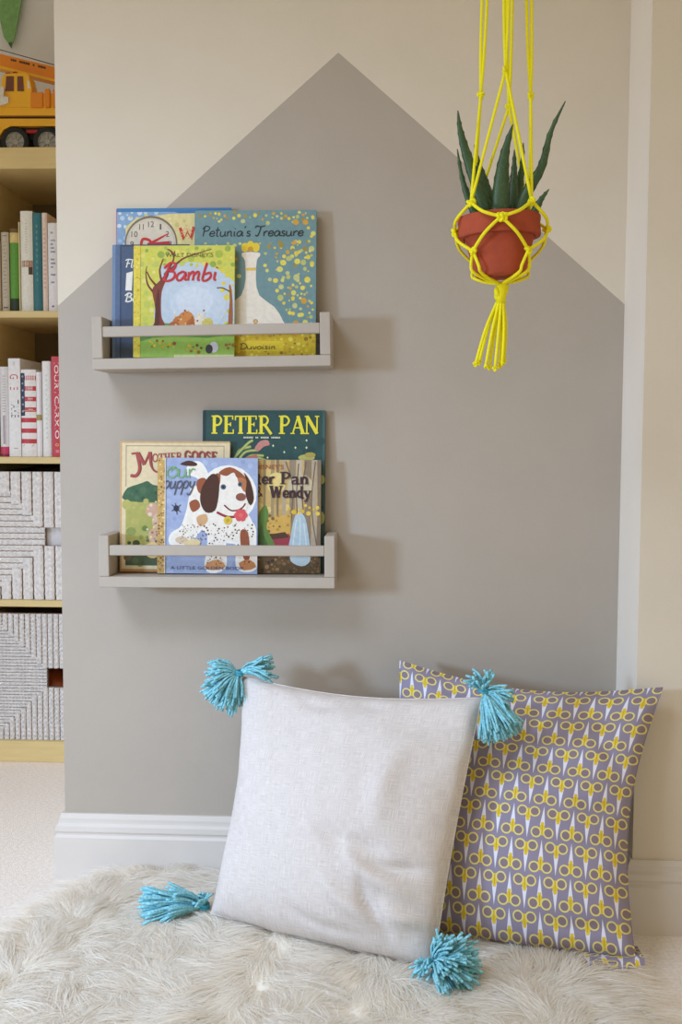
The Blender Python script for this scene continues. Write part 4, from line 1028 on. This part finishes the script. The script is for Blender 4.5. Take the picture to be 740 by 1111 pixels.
obj('gathering_knot', ([tuple(Vector(v) + kc) for v in gk[0]], gk[1]), 'neon', hg, True)
for k, (tx, ty, dy) in enumerate(((516, 395, -.004), (520, 393, .006), (527, 397, -.006), (531, 399, .0), (537, 400, -.006), (542, 397, .006), (545, 394, -.004), (547, 392, .004))):
    e = hp(tx, ty, dy); s_ = Vector((bottom.x + (k - 3.5) * .0011, YH + dy * .4, zk1 + .002))
    md = s_.lerp(e, .45) + Vector(((k - 3.5) * .0008, 0, 0))
    st = tube([hl(p) for p in smooth_path([s_, md, e], 4)], RC, 6)
    en = knot(hl(e), .0030, k * .8, .2)
    obj('fringe_strand', merge(st, en), 'neon', hg, True)
hk = tag(empty('ceiling_hook', (hx, YH, CEIL)), 'small metal hook in the ceiling carrying the rope hanger', 'hook')
obj('plate', lathe([(0, -.0005), (.018, -.0005), (.018, -.004), (.006, -.007), (0, -.007)], 20), 'metal', hk, True)
obj('hook_wire', tube([(0, 0, -.006), (0, 0, -.022), (.009, 0, -.030), (.011, 0, -.040), (.004, 0, -.049), (-.006, 0, -.047), (-.009, 0, -.040)], .002, 8), 'metal', hk, True)

# ------------------------------------------------------------------ cushions
def cushion_surface(TL, TR, BL, BR, T, bows, folds, size, n=72, seed=1, ears=0.0):
    """bows: sideways curve of the edges (top, bottom, left, right) in metres, positive outwards"""
    rr = np.random.RandomState(seed)
    TL, TR, BL, BR = map(np.array, (TL, TR, BL, BR))
    u, v = np.meshgrid(np.linspace(0, 1, n + 1), np.linspace(0, 1, n + 1))      # v = 0 bottom
    uu, vv = u[..., None], v[..., None]
    P = BL * (1 - uu) * (1 - vv) + BR * uu * (1 - vv) + TL * (1 - uu) * vv + TR * uu * vv
    ex = ((TR - TL) + (BR - BL)); ex /= np.linalg.norm(ex)
    ez = ((TL - BL) + (TR - BR)); ez /= np.linalg.norm(ez)
    nn = np.cross(ex, ez); nn /= np.linalg.norm(nn)                                # towards the viewer
    su, sv = np.sin(PI * uu), np.sin(PI * vv)
    bt, bb, bl, br = bows
    P = P + ez * (bt * su * vv ** 3 - bb * su * (1 - vv) ** 3) + ex * (br * sv * uu ** 3 - bl * sv * (1 - uu) ** 3)
    b = (np.clip(4 * u * (1 - u), 0, 1) ** .5 * np.clip(4 * v * (1 - v), 0, 1) ** .5)
    b = b * (1.0 + 0.22 * (0.5 - v) * 2)                                        # filling slumps downwards
    edge = np.clip(np.minimum(np.minimum(u, 1 - u), np.minimum(v, 1 - v)) / .10, 0, 1)
    z = T * b
    for (a0, b0, a1, b1, amp, wd) in folds:
        d = np.array((a1 - a0, b1 - b0)); L = np.linalg.norm(d); d = d / L
        s = ((u - a0) * d[0] + (v - b0) * d[1]) / L; q = (-(u - a0) * d[1] + (v - b0) * d[0])
        q = q + .02 * np.sin(s * 5)
        z = z + 1.5 * amp * np.exp(-(q / wd) ** 2) * np.clip(np.sin(PI * np.clip(s, 0, 1)), 0, 1) * edge
    for k in range(14):                                                         # puckers along the seams
        f1, ph = rr.uniform(7, 26), rr.uniform(0, 7)
        z = z + .0008 * np.sin(f1 * u * 2 * (1 if k % 2 else .3) + f1 * v * 2 * (.3 if k % 2 else 1) + ph) * (1 - .6 * edge) * np.clip(edge * 3, 0, 1)
    for k in range(6):
        a_, f1, ph = rr.uniform(0, PI), rr.uniform(3, 9), rr.uniform(0, 7)
        z = z + .0011 * np.sin(f1 * (u * math.cos(a_) + v * math.sin(a_)) * 2 + ph) * edge
    return P, nn, z, u * size, v * size, ex, ez, b

def cushion(name, corners, T, bows, folds, size, mfront, mback, label, seed=1, backf=.85):
    P, nn, z, U, V_, ex, ez, b = cushion_surface(*corners, T, bows, folds, size, seed=seed)
    n = P.shape[0]; base = P.reshape(-1, 3).min(0); org = Vector((float(P[..., 0].mean()), float(P[..., 1].mean()), float(P[..., 2].min())))
    t = tag(empty(name, org), label, 'cushion')
    o = np.array(org)
    front = P + nn * z[..., None] - o; back = P - nn * (T * backf * b)[..., None] - o
    Fc = [(i * n + j, i * n + j + 1, (i + 1) * n + j + 1, (i + 1) * n + j) for i in range(n - 1) for j in range(n - 1)]
    uv = list(zip(U.ravel().tolist(), V_.ravel().tolist()))
    obj('front_fabric', (front.reshape(-1, 3).tolist(), Fc), mfront, t, True, uvs=uv)
    obj('back_fabric', (back.reshape(-1, 3).tolist(), [f[::-1] for f in Fc]), mback, t, True, uvs=uv)
    ring = [(0, j) for j in range(0, n, 2)] + [(i, n - 1) for i in range(2, n, 2)] + [(n - 1, j) for j in range(n - 3, -1, -2)] + [(i, 0) for i in range(n - 3, 0, -2)]
    pts = [Vector((P[a] - o).tolist()) for a in ring]; pts.append(pts[0])
    sv, sf = tube(pts, 0.0011, 5, False)
    obj('seam', (sv, sf), mfront, t, True, uvs=[(U[a], V_[a]) for a in ring for _ in range(5)] + [(U[ring[0]], V_[ring[0]])] * 5)
    return t, o, nn, ex, ez

# patterned cushion, leaning on the wall
pc = [tuple(at(434, 717, -.052)), tuple(at(719, 746, -.188)), tuple(at_z(412, 1002, .045)), tuple(at_z(689, 1040, .042))]
pcush, po, pn_, pex, pez = cushion('patterned_cushion', pc, 0.078, (-.028, .004, -.012, -.030),
    [(.75, .55, 1.0, .48, -.006, .02), (.55, .45, .98, .38, .004, .03), (.8, .85, .98, .6, -.005, .025), (.1, .97, .35, .9, -.006, .02), (.6, .12, .98, .06, -.005, .02), (.02, 1, .2, .9, .006, .03)],
    .405, 'scissor', 'backing', 'grey cushion printed with yellow-handled scissors, propped behind the white cushion', 3)
# flap of the cover lying at the lower right corner
fl = [Vector(at_z(*q, .036)) for q in ((620, 1040), (660, 1036), (692, 1034), (700, 1047), (668, 1053), (628, 1051))]
fo = Vector(po.tolist())
fv = [tuple(p - fo) for p in fl] + [tuple(p - fo + Vector((0, .006, .008))) for p in fl]
ff = [tuple(range(6)), tuple(range(11, 5, -1))] + [(i, (i + 1) % 6, 6 + (i + 1) % 6, 6 + i) for i in range(6)]
obj('cover_flap', (fv, ff), 'scissor', pcush, uvs=[(p[0] * 1.0, p[1] * 1.3) for p in fv])

wc = [tuple(at(263, 734, -.105)), tuple(at(523, 757, -.262)), tuple(at_z(229, 991, .046)), tuple(at_z(470, 1048, .046))]
wcush, wo, wn_, wex, wez = cushion('white_cushion', wc, 0.084, (-.016, .004, -.022, -.004),
    [(.62, .42, .92, .18, .010, .035), (.66, .36, .98, .30, -.008, .022), (.55, .28, .90, .06, .008, .03), (.72, .30, .84, .05, -.010, .02), (.50, .46, .80, .34, -.006, .03), (.82, .85, .70, .42, .006, .05), (.30, .98, .46, .90, -.006, .025), (.58, .99, .66, .92, -.005, .02), (.80, .22, 1.0, .10, .009, .025), (.4, .14, .78, .03, -.006, .02)],
    .40, 'linen', 'linen', 'plain white linen cushion with blue yarn tassels, propped at the front', 5, .30)

def tassel(c, out, n, L, spread, seed, bias=None, cone=None):
    """yarn fan from the knot c: strand directions scatter about `out`"""
    rr = random.Random(seed); vs = []
    out = Vector(out).normalized(); a = out.orthogonal().normalized(); b = out.cross(a)
    for i in range(n):
        th = rr.uniform(0, 2 * PI); ph = spread * math.sqrt(rr.random())
        d = out * math.cos(ph) + (a * math.cos(th) + b * math.sin(th)) * math.sin(ph)
        if bias: d = (d + Vector(bias) * rr.uniform(.2, 1)).normalized()
        l = L * rr.uniform(.82, 1.06)
        p0 = c + d * .003; p1 = c + d * l * .45 + Vector((rr.uniform(-1, 1), rr.uniform(-1, 1), rr.uniform(-1, 1))) * .004 + Vector((0, 0, .004))
        p2 = c + d * l + Vector((rr.uniform(-1, 1), rr.uniform(-1, 1), rr.uniform(-1, 1))) * .005 - Vector((0, 0, .006 * rr.random()))
        for w_ in (0,):
            vs.append(tube(smooth_path([p0, p1, p2], 3), [.0012, .0016, .0017, .0018, .0019, .0020, .0022], 4))
    return merge(*vs)
def cushion_tassel(par, o, px, py, Y, z, dirs, seed):
    c = (at_z(px, py, z) if z is not None else at(px, py, Y)) - Vector(o.tolist())
    parts = [tassel(c, d, n, L, sp, seed + k) for k, (d, n, L, sp) in enumerate(dirs)]
    tt = tag(obj('tassel', merge(*parts), 'yarn', par, True), kind='stuff')
    tie = [(c + Vector((math.cos(a) * .0075, math.sin(a) * .0075, .0012 * math.sin(2 * a)))) for a in np.linspace(0, 2 * PI, 15)]
    obj('yarn_tie', merge(tube(tie, .0028, 5, False), tube([p + Vector((0, 0, .004)) for p in tie], .0026, 5, False)), 'yarn_tie', tt, True)
    return tt
cushion_tassel(wcush, wo, 259, 731, -.112, None, [((-.60, -.35, -.70), 120, .064, .66), ((-.9, -.3, .10), 50, .052, .55), ((.9, -.1, .30), 44, .060, .42), ((.0, -.5, -.8), 24, .056, .35)], 11)
cushion_tassel(wcush, wo, 525, 750, -.272, None, [((.42, -.42, -.85), 150, .072, .52), ((-.2, -.3, .9), 26, .036, .9), ((.9, -.3, .0), 18, .044, .4)], 21)
cushion_tassel(wcush, wo, 470, 1046, None, .060, [((.75, -.55, .10), 190, .066, .85), ((-.6, -.7, .15), 26, .034, .6), ((.4, -.1, .9), 36, .050, .45)], 31)
cushion_tassel(wcush, wo, 221, 984, None, .050, [((-.97, -.22, .05), 120, .100, .36), ((-.9, -.4, .35), 40, .075, .5), ((.0, -.4, .85), 16, .03, .6)], 41)

# ------------------------------------------------------------------ sheepskin rug
rng = np.random.RandomState(12)
outline = np.array([(-.49, -.26), (-.43, -.12), (-.30, -.035), (.0, -.03), (.2, -.06), (.33, -.18), (.385, -.28), (.42, -.42), (.43, -.56), (.36, -.72), (.1, -.78), (-.2, -.76), (-.45, -.74), (-.57, -.60), (-.54, -.48), (-.52, -.36)])
out_s = np.array([(p.x, p.y) for p in smooth_path([(a, b, 0) for a, b in outline], 6, True)])
def inside(x, y, poly):
    r = np.zeros(x.shape, bool); j = len(poly) - 1
    for i in range(len(poly)):
        xi, yi = poly[i]; xj, yj = poly[j]
        c = ((yi > y) != (yj > y)) & (x < (xj - xi) * (y - yi) / (yj - yi + 1e-12) + xi)
        r ^= c; j = i
    return r
rug = tag(empty('sheepskin_rug', (-0.05, -0.40, 0)), 'shaggy cream sheepskin rug lying on the carpet under the cushions', 'rug')
ro = np.array((-0.05, -0.40, 0.0))
# hide: a low swelling slab following the outline
cen = out_s.mean(0); V, Fc = [], []; NR = 6; K = len(out_s)
for k in range(NR + 1):
    f = 1 - k / NR; zz_ = 0.0015 + 0.034 * (1 - f ** 4)
    for p in out_s:
        q = cen + (p - cen) * max(f, .001); V.append((q[0] - ro[0], q[1] - ro[1], zz_))
for k in range(NR):
    for j in range(K): Fc.append((k * K + j, k * K + (j + 1) % K, (k + 1) * K + (j + 1) % K, (k + 1) * K + j))
obj('hide', (V, Fc), 'hide', rug, True)
N = 150000
pts = np.zeros((0, 2))
while len(pts) < N:
    q = rng.uniform((-.62, -.80), (.47, -.02), (N, 2)); q = q[inside(q[:, 0], q[:, 1], out_s)]; pts = np.vstack((pts, q))
pts = pts[:N]
dens = np.linalg.norm(pts - cen, axis=1)
# locks: every hair leans towards the middle line of the nearest lock
NC = 1900; lc = rng.uniform((-.64, -.82), (.49, 0), (NC, 2))
near = np.empty(N, int)
for s in range(0, N, 4000):
    d = ((pts[s:s + 4000, None, :] - lc[None]) ** 2).sum(2); near[s:s + 4000] = d.argmin(1)
def field(p, sc, sd):
    r = np.random.RandomState(sd); a = np.zeros(len(p))
    for _ in range(5):
        kx, ky, ph = r.normal(0, sc), r.normal(0, sc), r.uniform(0, 7); a += np.sin(p[:, 0] * kx + p[:, 1] * ky + ph)
    return a
ang_l = field(lc, 7, 3) * 1.5 + rng.normal(0, .5, NC)
outd = lc - cen; oa = np.arctan2(outd[:, 1], outd[:, 0]); rel = np.abs(outd / np.array((.54, .40))).max(1)
wgt = np.clip((rel - .62) * 3.2, 0, 1)
dirl = np.stack((np.cos(ang_l) * (1 - wgt) + np.cos(oa) * wgt, np.sin(ang_l) * (1 - wgt) + np.sin(oa) * wgt), 1)
# hairs at the wall comb forwards and sideways, not through the skirting
dirl[:, 1] = np.where(lc[:, 1] > -.13, np.minimum(dirl[:, 1], .10), dirl[:, 1])
dirl /= np.linalg.norm(dirl, axis=1, keepdims=True) + 1e-9
lift = rng.uniform(.28, .75, NC)
L = rng.uniform(.045, .075, N) * (.8 + .4 * rng.rand(NC))[near]
dv = dirl[near] + rng.normal(0, .38, (N, 2)); dv /= np.linalg.norm(dv, axis=1, keepdims=True)
f_in = np.clip((1 - np.abs((pts - cen) / np.array((.54, .40))).max(1)) * 5, 0, 1)
z0 = 0.002 + .031 * f_in
NS = 4
tt = np.linspace(0, 1, NS + 1)
tipc = lc[near] + dirl[near] * .055
pos = np.zeros((N, NS + 1, 3))
wav = rng.uniform(0, 7, N)
for i, t in enumerate(tt):
    h = z0 + L * lift[near] * (.95 * t - .80 * t * t) * .95
    xy = pts + dv * (L * (t ** 1.25) * .95)[:, None]
    clump = .40 * t ** 1.4
    line = lc[near] + dirl[near] * (L * t)[:, None]
    xy = xy * (1 - clump) + line * clump
    perp = np.stack((-dv[:, 1], dv[:, 0]), 1)
    xy = xy + perp * (.0036 * np.sin(wav + t * 6.0) * t)[:, None]
    pos[:, i, :2] = xy; pos[:, i, 2] = np.maximum(h, .0018 + .004 * rng.rand(N) * t)
pos[..., 1] = np.minimum(pos[..., 1], -.018)
pos[..., 1] = np.where(pos[..., 0] > XR - .03, np.minimum(pos[..., 1], YS - .02), pos[..., 1])
pos -= ro
# ribbons turned at random about their own axis
tang = np.gradient(pos, axis=1); tang /= np.linalg.norm(tang, axis=2, keepdims=True) + 1e-9
rv = rng.normal(0, .45, (N, 1, 3)) + np.array((0, -.15, 1.0)); side = np.cross(tang, rv); side /= np.linalg.norm(side, axis=2, keepdims=True) + 1e-9
wdt = (.00046 * (1 - .75 * tt ** 2))[None, :, None] * rng.uniform(.7, 1.4, (N, 1, 1))
VV = np.stack((pos - side * wdt, pos + side * wdt), 2).reshape(-1, 3)
base = (np.arange(N) * (NS + 1) * 2)[:, None] + (np.arange(NS) * 2)[None]
Q = np.stack((base, base + 1, base + 3, base + 2), 2).reshape(-1, 4)
me = bpy.data.meshes.new('wool_pile'); nf = len(Q)
me.vertices.add(len(VV)); me.vertices.foreach_set('co', VV.astype(np.float32).ravel())
me.loops.add(nf * 4); me.loops.foreach_set('vertex_index', Q.astype(np.int32).ravel())
me.polygons.add(nf); me.polygons.foreach_set('loop_start', np.arange(0, nf * 4, 4, dtype=np.int32))
me.polygons.foreach_set('use_smooth', np.ones(nf, bool))
ca = me.color_attributes.new('Col', 'FLOAT_COLOR', 'POINT')
tone = (.96 + .04 * rng.rand(N))[:, None, None] * np.ones((1, (NS + 1) * 2, 1))
warm = rng.rand(NC)[near][:, None, None] * np.ones((1, (NS + 1) * 2, 1))
cA, cB = np.array(lin((253, 250, 244))), np.array(lin((252, 247, 238)))
rgb = (cA * (1 - warm * .6) + cB * warm * .6) * tone
ca.data.foreach_set('color', np.concatenate((rgb, np.ones(rgb.shape[:2] + (1,))), 2).astype(np.float32).ravel())
me.materials.append(M['fur']); me.update(calc_edges=True); me.validate()
tag(link('wool_pile', me, rug), kind='stuff')
